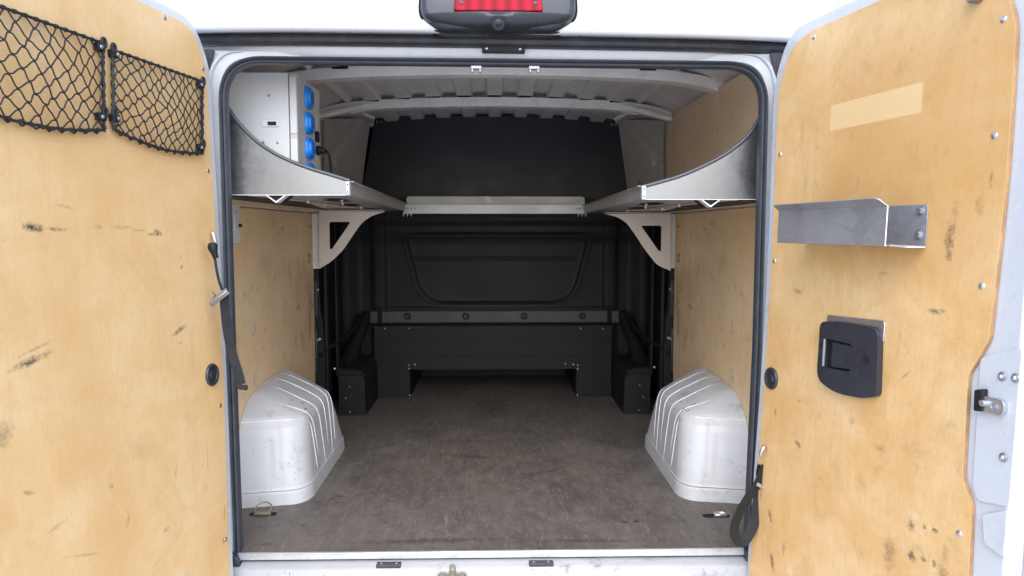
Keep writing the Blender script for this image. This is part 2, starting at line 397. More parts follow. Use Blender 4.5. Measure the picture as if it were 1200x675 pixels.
# lashing ring wells + rings
def ring_well(cx, cy, flat):
    b = nb()
    pts = rounded([(cx-.045, cy-.013), (cx+.045, cy-.013), (cx+.045, cy+.013), (cx-.045, cy+.013)], .012)
    prism(b, XY, pts, .0005, .0022); obj('ring_well', b, 'void', cargo_floor)
    b = nb()
    if flat:
        prism(b, XY, rounded([(cx-.012, cy-.016), (cx+.036, cy-.010), (cx+.030, cy+.010), (cx-.006, cy+.004)], .006), .003, .007)
        tube(b, [(cx+.012+.020*cos(t*pi/8), cy+.010*sin(t*pi/8), .008) for t in range(16)], .003, 6, True)
        obj('lashing_ring', b, 'zinc', cargo_floor)
    else:
        tube(b, [(cx+.027*cos(t), cy+.004+.022*sin(t), .006+.013+.013*sin(t)) for t in [2*pi*k/20 for k in range(20)]], .0025, 7, True)
        prism(b, XY, rounded([(cx-.028, cy-.016), (cx+.030, cy-.014), (cx+.026, cy+.000), (cx-.026, cy-.002)], .006), .003, .009)
        obj('lashing_ring', b, 'brass', cargo_floor)
ring_well(-.778, .285, False); ring_well(.735, .235, True)
b = nb(); box(b, -.764, -.022, -.004, .760, -.0125, .0025); box(b, -.764, -.026, -.016, .760, -.0225, -.002)
obj('floor_edge_strip', b, 'alu', van, .0012)

# ---- rear sill
def sweepx(bm, prof, x0, x1, nx=1, dz=lambda x: 0, dy=lambda x: 0, close=False):
    rows = []
    for i in range(nx+1):
        x = x0+(x1-x0)*i/nx
        rows.append([bm.verts.new((x, y+dy(x), z+dz(x))) for y, z in prof])
    k = len(prof)
    for i in range(nx):
        for j in range(k if close else k-1):
            bm.faces.new((rows[i][j], rows[i+1][j], rows[i+1][(j+1) % k], rows[i][(j+1) % k]))
    if close:
        bm.faces.new(rows[0]); bm.faces.new(rows[-1][::-1])
def sill_dip(x):
    return 0
sill_prof = [(-.012, -.022), (-.034, -.024), (-.050, -.028), (-.056, -.033), (-.060, -.050), (-.064, -.060), (-.072, -.064), (-.10, -.066), (-.112, -.072), (-.116, -.095), (-.118, -.20), (-.116, -.36), (-.02, -.37)]
b = nb(); sweepx(b, sill_prof, -.90, .90, 60, close=True)
sill = obj('rear_sill', b, 'paint_sill', van, .003)
for x in (-.312, .134):
    b = nb(); prism(b, XY, rounded([(x-.036, -.054), (x+.036, -.054), (x+.036, -.028), (x-.036, -.028)], .004), -.046, -.0225)
    obj('rubber_buffer', b, 'rubber_mid', sill, .002)
    screws(sill, [(x-.022, -.041, -.0225), (x+.022, -.039, -.0225)], (0, 0, 1), .0045, .002, 'dullmetal')
b = nb()
cx, cy = -.125, -.075
prism(b, XY, rounded([(cx-.042, cy-.012), (cx+.042, cy-.012), (cx+.042, cy+.006), (cx-.042, cy+.006)], .008), -.050, -.042)
prism(b, XY, rounded([(cx-.010, cy-.014), (cx+.010, cy-.014), (cx+.010, cy+.026), (cx-.010, cy+.026)], .008), -.049, -.038)
for dx in (-.028, .028): cyl(b, (cx+dx, cy-.003, -.043), (0, 0, 1), .010, .005, 14)
tube(b, [(cx-.006, cy+.016, -.04), (cx-.006, cy+.016, -.022), (cx, cy+.016, -.018), (cx+.006, cy+.016, -.022), (cx+.006, cy+.016, -.04)], .003, 6)
obj('latch_striker', b, 'brass', sill)
for x in (-.24, -.185, .04, .30, .42, -.38): # pressed lips on the sill edge
    b = nb(); prism(b, XY, rounded([(x-.012, -.050), (x+.012, -.050), (x+.012, -.040), (x-.012, -.040)], .004), -.034, -.0305); obj('drain_slot', b, 'greymark', sill)

# ---- rear frame (body opening) + outer shell
OPX = .787
def frame_hole():
    return rounded([(-.764, -.045, 0), (-.773, 1.434, .10), (.780, 1.428, .10), (.762, -.045, 0)], .09, 10)
b = nb()
outer = [(-.99, -.60), (-.99, 1.30), (-.93, 1.47), (.93, 1.47), (.99, 1.30), (.99, -.60), (.90, -.60), (.90, -.37), (.77, -.37)]
h = frame_hole()
# ring: outline with the opening cut from below
pts = [(-.99, -.60), (-1.0, 1.25), (-.93, 1.452), (.93, 1.452), (1.0, 1.25), (.99, -.60), (.83, -.60), (.770, -.045)] + h[::-1][0:0]
ring = [(-.99, -.60), (-1.0, 1.25), (-.93, 1.452), (.93, 1.452), (1.0, 1.25), (.99, -.60), (.775, -.60)] + [q for q in h[::-1]] + [(-.775, -.60)]
es = []
for Y in (0.0, .04):
    vs = [b.verts.new((x, Y, z)) for x, z in ring]
    ed = [b.edges.new((vs[i], vs[(i+1) % len(vs)])) for i in range(len(vs))]
    bmesh.ops.triangle_fill(b, use_beauty=True, edges=ed)
va = [b.verts.new((x, 0.0, z)) for x, z in ring]; vb = [b.verts.new((x, .04, z)) for x, z in ring]
for i in range(len(ring)):
    j = (i+1) % len(ring); b.faces.new((va[i], va[j], vb[j], vb[i]))
bmesh.ops.remove_doubles(b, verts=b.verts, dist=1e-6)
frame = obj('rear_frame', b, 'paint_door', van, .002)
# raised jamb bead beside the seal, so the pillar is not one flat strip
for s in (-1, 1):
    b = nb()
    path = [(s*(.812), -.004, z) for z in (-.35, .2, .7, 1.1, 1.30)] + [(s*.806, -.004, 1.36), (s*.79, -.004, 1.41), (s*.755, -.004, 1.443), (s*.70, -.004, 1.450)]
    pp = smooth_path(path, 5); tube(b, pp, [.008*min(1, .05+(len(pp)-1-i)/14) for i in range(len(pp))], 8); obj('jamb_bead', b, 'paint_door', frame)
# screws / plugs on the pillar
screws(frame, [(-.798, -.012, .98), (-.797, -.012, 1.24), (.802, -.012, 1.23), (.805, -.012, .80)], (0, -1, 0), .005, .002, 'dullmetal')
for s in (-1, 1):
    b = nb(); prism(b, XZ, rounded([(s*.782, 1.452), (s*.795, 1.40), (s*.806, 1.372), (s*.822, 1.368), (s*.835, 1.452)], .006), .004, .016)
    obj('corner_plug', b, 'rubber_mid', frame, .003)

# ---- roof header with rolled lip, gutter and outer skin
tilt = lambda x: -.009*x - .004*(x/.9)**2 + .010*min(1.4, (abs(x)/.85)**6)
recede = lambda x: .050*(abs(x)/.80)**6 if abs(x) < .8 else .05+.35*(abs(x)-.8)
hdr = [(.03, 1.425), (.004, 1.427), (-.004, 1.432), (-.008, 1.440), (-.012, 1.450), (-.014, 1.4595), (-.005, 1.462), (-.004, 1.486), (-.055, 1.4865), (-.082, 1.480), (-.096, 1.479), (-.103, 1.484), (-.106, 1.492), (-.104, 1.503), (-.094, 1.522),
       (-.080, 1.56), (-.060, 1.62), (-.035, 1.675), (.01, 1.72), (.08, 1.75), (.3, 1.77), (2.9, 1.77), (2.9, 1.74), (.3, 1.74), (.05, 1.70), (.03, 1.60)]
b = nb(); sweepx(b, hdr, -1.085, 1.085, 64, dz=tilt, dy=recede, close=True)
header = obj('roof_header', b, 'paint', van, angle=50)
b = nb()
tube(b, [(x, -.040+recede(x)*.8, 1.4735+tilt(x)) for x in [-.90+.04*i for i in range(46)]], .0125, 8)
tube(b, [(x, -.020+recede(x)*.4, 1.463+tilt(x)) for x in [-.90+.04*i for i in range(46)]], .006, 6)
obj('weatherstrip', b, 'rubber_mid', header)
b = nb(); prism(b, XZ, [(-.035, 1.445), (.085, 1.444), (.085, 1.465), (-.035, 1.466)], .010, .035); catch = obj('roof_catch', b, 'black', header, .002)
screws(header, [(-.022, -.036, 1.4535), (.071, -.036, 1.4525)], (0, -1, 0), .004, .002, 'zinc')
for x in (-.052, .112):
    b = nb(); box(b, x-.015, -.008, 1.404, x+.015, .006, 1.413)
    for dx in (-.011, .011): box(b, x+dx-.0025, -.010, 1.394, x+dx+.0025, .002, 1.405)
    obj('seal_clip', b, 'dullmetal', header, .001)

# ---- outer side skins and cab end (coarse; only seen from elsewhere)
for s in (-1, 1):
    b = nb(); grid(b, lambda u, v: V((s*(1.06+.02*sin(pi*min(1, v*1.2))-.07*max(0, v-.7)**1.5*6), .04+u*2.86, -.60+v*2.36)), 4, 24)
    o = obj('side_skin', b, 'paint', van); sd = o.modifiers.new('solid', 'SOLIDIFY'); sd.thickness = .012
b = nb(); box(b, -1.06, 2.86, -.6, 1.06, 2.90, 1.74); obj('front_panel', b, 'paint', van)
b = nb(); box(b, -.97, .05, -.60, .97, 2.85, -.30); obj('underbody', b, 'black', van)

# ---- door seal swept round the opening
path = [(-.757, z) for z in (-.030, .2, .5, .8, 1.1, 1.28)]
path = rounded([(-.754, -.030, 0), (-.757, .6, 0), (-.757, 1.418, .105), (0, 1.414, 0), (.764, 1.410, .105), (.764, .6, 0), (.751, -.030, 0)], .1, 10)
prof = [(0, .02), (-.001, -.002), (.003, -.012), (.008, -.014), (.012, -.008), (.0145, -.006), (.018, -.014), (.0235, -.018), (.028, -.012), (.029, .004), (.028, .02)]
b = nb(); rows = []
for i, q in enumerate(path):
    a = V(path[max(i-1, 0)]); c = V(path[min(i+1, len(path)-1)]); d = (c-a).normalized(); nrm = V((-d.y, d.x))
    rows.append([b.verts.new((q[0]+nrm.x*o, y, q[1]+nrm.y*o)) for o, y in [(o_*.64, y_) for o_, y_ in prof]])
for i in range(len(rows)-1):
    for j in range(len(prof)-1): b.faces.new((rows[i][j], rows[i+1][j], rows[i+1][j+1], rows[i][j+1]))
seal = obj('door_seal', b, 'rubber', van, angle=60)
for s in (-1, 1):
    b = nb(); x = -.760 if s < 0 else .757
    prism(b, XZ, rounded([(x-.018, -.040), (x+.018, -.040), (x+.016, -.018), (x+.004, .004), (x-.018, .004)], .008), .006, .045)
    obj('seal_foot', b, 'rubber_mid', seal, .003)

# ---- roof inner skin (corrugated) , bows
def roofz(x):
    a = abs(x)
    if a < .62: return 1.612 - .030*(a/.62)**2
    t = (a-.62)/.33
    return 1.582 - .13*t**1.8
def corr(x):
    if abs(x) > .70: return 0
    t = ((x/.145) % 1.0)
    t = abs(t-.5)*2            # 0 centre .. 1
    return -.024*max(0, min(1, (t-.42)/.10))
b = nb()
xs = [-.95+.00625*i for i in range(305)]
ys = [.03, .35, .7, .78, 1.1, 1.42, 1.6, 1.9, 2.3, 2.8]
g = [[b.verts.new((x, y, roofz(x)+corr(x)*(1 if .04 < y < 2.6 else 0))) for x in xs] for y in ys]
for i in range(len(ys)-1):
    for j in range(len(xs)-1): b.faces.new((g[i][j], g[i][j+1], g[i+1][j+1], g[i+1][j]))
roof = obj('roof_panel', b, 'roofskin', van, angle=20)
def bow(y, w, h, z0, a_, c_, mat='paint_in'):
    b = nb(); prof = [(-w/2, 0), (-w/2+.004, -h), (w/2-.004, -h), (w/2, 0), (w/2-.002, .012), (-w/2+.002, .012)]
    X = .90; rows = []
    n = 80
    for i in range(n+1):
        x = -X+2*X*i/n
        z = z0 - a_*(x/.84)**2 - c_*(abs(x)/.84)**9
        rows.append([b.verts.new((x, y+a, z+c)) for a, c in prof])
    for i in range(n):
        for j in range(len(prof)): b.faces.new((rows[i][j], rows[i+1][j], rows[i+1][(j+1) % len(prof)], rows[i][(j+1) % len(prof)]))
    b.faces.new(rows[0]); b.faces.new(rows[-1][::-1])
    return obj('roof_bow', b, mat, van, .003)
bw1 = bow(.735, .075, .030, 1.564, .030, .024); bw2 = bow(1.47, .075, .032, 1.570, .032, .030)
bow(2.14, .06, .020, 1.585, .03, .05, 'roofskin')
# dark pockets where the bows bridge the ribs
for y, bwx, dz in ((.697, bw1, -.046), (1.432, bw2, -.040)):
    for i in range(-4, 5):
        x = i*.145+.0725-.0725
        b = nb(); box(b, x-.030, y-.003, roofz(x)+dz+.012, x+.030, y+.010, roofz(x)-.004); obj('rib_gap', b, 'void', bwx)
# diagonal roof braces at the front corners
for s in (-1, 1):
    b = nb()
    for (p0, p1, r) in (((s*.60, 1.44, 1.545), (s*.835, 1.36, 1.47), .013), ((s*.62, 1.52, 1.535), (s*.82, 1.60, 1.515), .008), ((s*.66, 1.50, 1.525), (s*.84, 1.50, 1.500), .006), ((s*.70, 1.56, 1.55), (s*.62, 1.70, 1.52), .010)):
        tube(b, [p0, tuple((a+c)/2 for a, c in zip(p0, p1)), p1], [r, r*1.1, r], 8)
    prism(b, XZ, [(s*.60, 1.52), (s*.69, 1.505), (s*.70, 1.545), (s*.62, 1.56)], -1.50, -1.46)
    obj('corner_brace', b, 'paint_in', van, .001)

# ---- ply side lining
for s in (-1, 1):
    fr = (V((s*.890, 0, 0)), V((0, 1, 0)), V((0, 0, 1)), V((-s, 0, 0)))
    b = nb(); edge = [(.045, .0), (1.49, .0)]
    prof = [(.045, .002), (1.485, .002), (1.48, .22), (1.492, .45), (1.486, .60), (1.494, .74), (1.480, 1.028), (.045, 1.028)]
    prism(b, fr, prof, -.009, 0); lower = obj('lower_ply_lining', b, 'ply_wall', van, .001, uv=fr)
    # finger eye near the far end
    b = nb(); c = P(fr, 1.40, .86, .0006); tube(b, [P(fr, 1.405+.014*cos(t), .815+.022*sin(t), .002) for t in [2*pi*k/16 for k in range(16)]], .003, 6, True); obj('eyelet', b, 'brass', lower)
    fu = (V((s*.868, 0, 0)), V((0, 1, 0)), V((-s*.012, 0, 1)).normalized(), V((-s, 0, 0)))
    b = nb(); prism(b, fu, [(.045, 1.032), (1.55, 1.032), (1.55, 1.508), (.30, 1.484), (.045, 1.44)], -.009, 0)
    up = obj('upper_ply_lining', b, 'ply_upper', van, .001, uv=fu)
    screws(up, [P(fu, 1.50, 1.40, 0), P(fu, 1.50, 1.25, 0), P(fu, .70, 1.33, 0)], (-s, 0, 0), .004, .002, 'dullmetal')
    b = nb(); box(b, min(s*.90, s*.945), .03, -.01, max(s*.90, s*.945), 2.8, 1.52); obj('inner_side_wall', b, 'paint_in', van)
    # white-painted pillar strip beyond the ply
    b = nb(); prism(b, XZ, rounded([(s*.858, .76), (s*.900, .76), (s*.893, 1.03), (s*.856, 1.03)], .004), -1.53, -1.495); obj('pillar_strip', b, 'paint_in', van, .002)

# ---- wheel arches
def arch_surface(s):
    lv = [(0, .335, 1.125, .650), (.045, .338, 1.122, .652), (.052, .345, 1.112, .657), (.10, .352, 1.085, .661), (.17, .368, 1.045, .667), (.235, .386, 1.005, .674), (.262, .398, .99, .680), (.280, .410, .98, .690),
          (.294, .428, .975, .708), (.312, .456, .972, .740), (.332, .492, .970, .780), (.354, .545, .968, .826), (.3655, .70, .958, .868), (.368, .80, .950, .884)]
    def at(k):
        i = min(int(k), len(lv)-2); t = k-i
        return [lv[i][j]*(1-t)+lv[i+1][j]*t for j in range(4)]
    def loop(k, q):
        z, y0, y1, xi = at(k)
        xw = .889
        d = (xw-xi); cr = min(.085, d*.5); cy = min(.125, (y1-y0)*.3)
        A = [V((xw, y0)), V((xi+cr, y0+.030*min(1, d/.2)))]
        def qb(p0, p1, p2, t): return p0*(1-t)**2+p1*2*t*(1-t)+p2*t*t
        c1a = A[1]; c1b = V((xi+.006, y0+.034)); c1c = V((xi, y0+cy))
        c2a = V((xi+.004, y1-cy)); c2b = V((xi+.012, y1-.01)); c2c = V((xi+cr, y1))
        if q < .22: t = q/.22; p = A[0]*(1-t)+A[1]*t
        elif q < .42: p = qb(c1a, c1b, c1c, (q-.22)/.20)
        elif q < .70: t = (q-.42)/.28; p = c1c*(1-t)+c2a*t
        elif q < .86: p = qb(c2a, c2b, c2c, (q-.70)/.16)
        else: t = (q-.86)/.14; p = c2c*(1-t)+V((xw, y1))*t
        return p, z
    def f(q, k):
        p, z = loop(k, q)
        y = p.y
        # recessed pressed panel on the rear face
        def ss(a, b_, x): t = max(0, min(1, (x-a)/(b_-a))); return t*t*(3-2*t)
        m = ss(.0, .03, .20-q)*ss(.070, .100, z)*ss(0, .03, .240-z)
        y += .0020*m
        # shallow crease on the shoulder
        m2 = ss(.255, .262, z)*ss(0, .010, .290-z)*ss(0, .02, .38-q)
        y += .004*m2
        return V((s*p.x, y, z))
    return f, len(lv)-1
for s, ln in ((-1, .0), (1, -.02)):
    f, K = arch_surface(s)
    b = nb(); grid(b, lambda u, v: f(u, v*K), 110, 72)
    arch = obj('wheel_arch', b, 'arch', van, angle=60)
    # pressed beads with worn bright crests
    def on_y(Y, k):
        a, c = .24, .84
        for _ in range(26):
            m_ = (a+c)/2
            if f(m_, k).y < Y: a = m_
            else: c = m_
        return a
    for (yb, yt, k0, k1) in ((.62, .52, 9.6, 3.2), (.69, .64, 11.6, 1.6), (.745, .76, 12.2, 3.0), (.79, .86, 12.0, 1.9), (.84, .93, 7.6, 2.6), (.575, .49, 5.6, 2.2)):
        b = nb(); pts = []; n = 30
        for i in range(n+1):
            k = k0+(k1-k0)*i/n; pts.append(f(on_y(yb+(yt-yb)*min(1, k/9), k), k))
        tube(b, smooth_path(pts, 2), [.0022*min(1, .2+4*min(i, 2*n-i)/(2*n)) for i in range(2*n+1)], 6)
        obj('pressed_bead', b, 'bead', arch)
    b = nb(); tube(b, [f(q/60, 1.5)+V((0, 0, -.001)) for q in range(0, 61)], .0022, 5); obj('base_seam', b, 'greymark', arch)
    b = nb(); tube(b, [f(q/60*.30, 6.9) for q in range(0, 61)], .0026, 5); obj('shoulder_crease', b, 'bead', arch)
    rnd = random.Random(11+s); 
    for _ in range(16 if s > 0 else 9):   # black scrapes
        q = rnd.uniform(.36, .50); k = rnd.uniform(6.2, 9.5)
        b = nb(); p0 = f(q, k); p1 = f(q+rnd.uniform(-.01, .01), k+rnd.uniform(.06, .25)); tube(b, [p0, (p0+p1)/2, p1], [.0008, .0026, .0008], 5); obj('scrape_mark', b, 'greymark' if rnd.random() < .3 else 'void', arch)

# ---- bulkhead (relief surface) and its bolts
def ss(a, b_, x):
    t = max(0, min(1, (x-a)/(b_-a))); return t*t*(3-2*t)
win = rounded([(-.545, .925, .07), (.575, .925, .07), (.47, .508, .14), (-.44, .508, .14)], .1, 8)
def distpoly(x, z, poly):
    d = 9
    for i in range(len(poly)):
        ax, az = poly[i]; bx, bz = poly[(i+1) % len(poly)]
        vx, vz = bx-ax, bz-az; L2 = vx*vx+vz*vz or 1e-9
        t = max(0, min(1, ((x-ax)*vx+(z-az)*vz)/L2)); d = min(d, math.hypot(x-ax-vx*t, z-az-vz*t))
    return d
def bulk(u, v):
    X = -.955+1.91*u; Zr = .165+.965*v
    x = X/.955; z = .951-(.951-Zr)/.955            # pressings were measured on a plane 0.2 m further in
    y = 2.115
    y -= .028*ss(.855, .955, z)
    y += .012*ss(.965, 1.01, z)
    y -= .012*ss(.500, .462, z)*ss(.735, .68, abs(x))  # bolt strip
    y -= .016*(ss(.64, .675, abs(x))-ss(.72, .755, abs(x)))
    y -= .04*ss(.80, .90, abs(x))
    if z > .44: d_ = distpoly(x, z, win); y += .007*math.exp(-(d_/.006)**2)-.004*math.exp(-((d_-.013)/.007)**2)
    if abs(x) < .5: y += .006*math.exp(-((z-.775)/.008)**2)
    return V((X, y, Zr))
b = nb(); grid(b, bulk, 240, 170)
bulkhead = obj('bulkhead', b, 'bulk', van, angle=80)
b = nb(); prism(b, XZ, rounded([(-.655, .412), (.655, .412), (.655, .486), (-.655, .486)], .012), -2.11, -2.078)
for q_ in (-1, 1): prism(b, XZ, rounded([(q_*.672, .412), (q_*.72, .412), (q_*.72, .486), (q_*.672, .486)], .010), -2.11, -2.072)
ledge = obj('ledge_panel', b, 'ledge', bulkhead, .010, seg=4)  # bolt strip in the lighter tone, painted for the light it catches
for x in (-.527, -.177, .175, .528):
    b = nb(); x *= .955; tube(b, [(x+.016*cos(t), 2.078, .454+.016*sin(t)) for t in [2*pi*k/18 for k in range(18)]], .005, 6, True); cyl(b, (x, 2.079, .454), (0, -1, 0), .008, .006, 6); obj('bolt', b, 'black', bulkhead)

# upper black board
b = nb()
pts = [(-.775, 1.10), (.815, 1.10), (.79, 1.25), (.722, 1.588)] + [(.722-1.395*i/14, 1.588+.010*sin(pi*i/14)) for i in range(1, 14)] + [(-.675, 1.595), (-.745, 1.25)]
prism(b, XZ, pts, -2.13, -2.10); board = obj('upper_partition_board', b, 'board', van, .006)
screws(board, [(-.665, 2.10, 1.558), (-.640, 2.10, 1.558), (.665, 2.10, 1.548), (.690, 2.10, 1.546)], (0, -1, 0), .007, .004, 'dullmetal')
# closing wall above the bulkhead
b = nb(); box(b, -.95, 2.62, 0, .95, 2.66, 1.70); obj('cab_wall', b, 'bulk', van)
# grey corner trims
for s in (-1, 1):
    a = V((s*.852, 1.505, 1.485)); c = V((s*.852, 1.505, 1.17)); d = V((s*.770, 2.095, 1.10)); e = V((s*.700, 2.095, 1.575))
    b = nb()
    def quad(u, v):
        top = a*(1-u)+e*u; bot = c*(1-u)+d*u; p = bot*(1-v)+top*v
        nn = (e-a).cross(c-a).normalized(); nn = nn if nn.y < 0 else -nn
        # raised Y-shaped facet
        l1 = (v-.50)-(.85*(u-.22)); 
        m = ss(.10, .06, abs(l1))*ss(.42, .47, v)
        m = max(m, ss(.07, .04, abs(v-.52+.4*(u)))*ss(.35, .30, u))
        return p - nn*.014*m
    grid(b, quad, 60, 60); ct = obj('corner_trim', b, 'greytrim', van, angle=50)
    n_ = V((-s*.9, -.4, 0))
    screws(ct, [a*.35+e*.0+c*.15+d*.5*0+e*.5 if False else (c*.35+d*.65)*.80+(a*.35+e*.65)*.20+V((-s*.004, -.004, 0))], n_, .008, .004, 'dullmetal')
    b = nb(); prism(b, XZ, [(s*.845, 1.10), (s*.885, 1.10), (s*.875, 1.52), (s*.838, 1.50)], -1.56, -1.50); obj('corner_post', b, 'greytrim_dark', van, .004)

# ---- low box panel with load-through notch
def boxpan():
    out = [(-.683, .001), (-.683, .407), (.663, .407), (.663, .001), (.463, .001), (.463, .158), (-.485, .158), (-.485, .001)]
    b = nb(); prism(b, XZ, out, -2.015, -2.0)
    return b
lowbox = obj('load_through_panel', boxpan(), 'bulk', van, .002)
b = nb(); box(b, -.684, 1.996, .318, .664, 2.001, .322); box(b, -.684, 1.995, .235, .664, 2.001, .238); obj('fold_line', b, 'bulk', lowbox)
b = nb(); prism(b, YZ, [(1.998, .398), (1.998, .408), (2.09, .412), (2.09, .402)], -.69, .67); obj('box_top', b, 'bulk', lowbox)
b = nb(); box(b, -.490, 2.0155, .0, -.484, 2.62, .17); box(b, .462, 2.0155, .0, .468, 2.62, .17); box(b, -.49, 2.0155, .160, .468, 2.62, .166); obj('tunnel_lining', b, 'black', lowbox)
screws(lowbox, [(x, 2.0, z) for x, z in [(-.622, .395), (-.485, .396), (.485, .392), (.612, .390), (-.490, .185), (-.490, .165), (-.455, .188), (.470, .180), (.470, .160), (.445, .185), (-.486, .012), (.470, .008), (.40, .19)]], (0, -1, 0), .0048, .003, 'zinc')

# ---- corner step boxes and sloping side trims
for s in (-1, 1):
    b = nb()
    def cb(u, v):
        # u along y, v round the section from outer top to inner foot
        y = 1.595+.43*u
        pts = [(s*.80, .232), (s*.735, .232), (s*.690, .226), (s*.668, .200), (s*.664, 0)]
        k = v*4; i = min(int(k), 3); t = k-i
        x = pts[i][0]*(1-t)+pts[i+1][0]*t; z = pts[i][1]*(1-t)+pts[i+1][1]*t
        bulge = .012*abs(sin(u*pi*4.5))*ss(.0, .1, u)
        if v < .8: z += bulge*(1-v)
        z += -.03*ss(.06, 0, u) if v < .75 else 0
        return V((x, y, z))
    grid(b, cb, 60, 40)
    pts = [(s*.80, 0), (s*.664, 0), (s*.668, .185), (s*.69, .206), (s*.80, .206)]
    prism(b, XZ, pts, -1.61, -1.5935)
    cbx = obj('corner_step_box', b, 'black', van, angle=40)
    screws(cbx, [(s*.745, 1.593, .15), (s*.765, 1.593, .09), (s*.745, 1.593, .02)], (0, -1, 0), .005, .003, 'dullmetal')
    # sloping seat-belt style trim behind the box
    b = nb()
    path = smooth_path([(s*.735, 2.10, .47), (s*.75, 2.05, .42), (s*.77, 1.97, .35), (s*.79, 1.88, .27), (s*.80, 1.74, .20)], 6)
    tube(b, path, [.030+.012*i/len(path) for i in range(len(path))], 10)
    prism(b, (V((s*.80, 0, 0)), V((0, 1, 0)), V((0, 0, 1)), V((-s, 0, 0))), [(1.70, .0), (2.08, .0), (2.08, .47), (2.02, .41), (1.92, .30), (1.74, .22)], 0, .03)
    obj('sloping_side_trim', b, 'black', van, .004)
    # fluted black side trim from the pillar to the bulkhead
    b = nb()
    def st(u, v):
        y = 1.53+.60*u; z = .0+1.06*v; x = .893
        x -= .030*ss(.06, .10, u)*ss(.22, .18, u); x -= .018*ss(.30, .34, u)*ss(.52, .48, u); x -= .02*ss(.7, .9, u)
        x += .008*sin(z*14)*ss(.2, .3, u)*.3
        return V((s*x, y, z))
    grid(b, st, 70, 30); obj('fluted_side_trim', b, 'bulk', van)
    # dark pillar with hardware
    b = nb(); prism(b, XZ, [(s*.845, .0), (s*.905, .0), (s*.905, .765), (s*.868, .765), (s*.862, .55), (s*.852, .50), (s*.846, .30)], -1.56, -1.50)
    box(b, min(s*.855, s*.835), 1.53, .0, max(s*.855, s*.835), 1.60, .90)
    box(b, min(s*.80, s*.815), 1.60, .20, max(s*.80, s*.815), 1.66, 1.0)
    pil = obj('pillar_trim', b, 'black', van, .006)
    screws(pil, [(s*.874, 1.499, .655), (s*.882, 1.499, .655), (s*.868, 1.499, .41), (s*.880, 1.499, .405), (s*.872, 1.499, .335), (s*.812, 1.56, .25)], (0, -1, 0), .008, .006, 'zinc', 'pillar_bolt')
    b = nb(); tube(b, smooth_path([(s*.87, 1.49, .33), (s*.84, 1.55, .36), (s*.80, 1.64, .375), (s*.77, 1.80, .41), (s*.745, 2.0, .47)], 5), .011, 8); obj('dark_conduit', b, 'black', van)
    b = nb(); box(b, min(s*.872, s*.905), 1.488, .52, max(s*.872, s*.905), 1.499, .70); box(b, min(s*.878, s*.905), 1.486, .24, max(s*.878, s*.905), 1.499, .46); obj('slide_rail_cover', b, 'blackgloss', pil, .004)

# ---- high brake light with camera
bl_fr = (V((.010, -.100, 1.478)), V((1, 0, 0)), V((0, .10, .995)).normalized(), V((0, -.995, .10)).normalized())
def loft(b, fr, outl, steps, c=(0, .08)):
    rows = []
    for n, k, kv in steps:
        rows.append([b.verts.new(P(fr, c[0]+(u-c[0])*k, c[1]+(v-c[1])*kv, n)) for u, v in outl])
    for i in range(len(rows)-1):
        for j in range(len(outl)):
            q = (j+1) % len(outl); b.faces.new((rows[i][j], rows[i][q], rows[i+1][q], rows[i+1][j]))
    b.faces.new(rows[0][::-1]); b.faces.new(rows[-1])
outl = rounded([(-.207, .13), (-.211, .040, .05), (-.165, .002, .05), (.165, .002, .05), (.211, .040, .05), (.207, .13), (.15, .165), (-.15, .165)], .04, 8)
b = nb(); loft(b, bl_fr, outl, [(-.05, 1.0, 1.0), (.004, 1.0, 1.0), (.014, .985, .985), (.024, .955, .95), (.028, .90, .86)], (0, .085))
housing = obj('brake_light', b, 'blackgloss', van, angle=60)
b = nb(); tube(b, [P(bl_fr, u*1.010, .085+(v-.085)*1.015, .001) for u, v in outl], .0030, 6, True); obj('housing_gasket', b, 'void', housing)
b = nb(); rows = []
for i in range(49):
    x = -.192+.384*i/48; k = sqrt(max(0, 1-(x/.1935)**2)); hump = .010*math.exp(-(x/.030)**2)
    rows.append([b.verts.new(P(bl_fr, x, .036+(v-.036)*(.12+.88*k**.8), n)) for v, n in ((.0405, .020), (.0400, .030+.020*k), (.036, .034+.024*k), (.028-.006*k, .033+.022*k+hump), (.018-.008*k, .028+.014*k+hump), (.010-.008*k, .018+.004*k), (.008, .0))])
for i in range(len(rows)-1):
    for j in range(6): b.faces.new((rows[i][j], rows[i+1][j], rows[i+1][j+1], rows[i][j+1]))
obj('housing_lip', b, 'blackgloss', housing, angle=60)
b = nb()
lens_o = rounded([(-.118, .040, .010), (.118, .040, .010), (.112, .100, .02), (-.112, .100, .02)], .01, 5)
loft(b, bl_fr, lens_o, [(.020, 1, 1), (.044, 1, 1), (.049, .98, .90)], (0, .07)); lens = obj('red_lens', b, 'lens', housing, angle=50)
b = nb(); fbox(b, bl_fr, -.108, .0445, .108, .0470, .0478, .0496); obj('lens_ridge', b, 'lens', housing)
screws(housing, [P(bl_fr, -.098, .062, .048), P(bl_fr, .098, .062, .048)], bl_fr[3], .007, .003, 'blackgloss')
dn = (bl_fr[3]*.75-bl_fr[2]*.65).normalized(); cc = P(bl_fr, .0, .013, .042)
b = nb(); cyl(b, cc, dn, .019, .012, 24, .016); cyl(b, cc+dn*.012, dn, .012, .003, 24, .010); obj('reversing_camera', b, 'blackgloss', housing)
b = nb(); dome(b, cc+dn*.015, dn, .007, .003, 14, 4); obj('camera_lens', b, 'eye', housing)

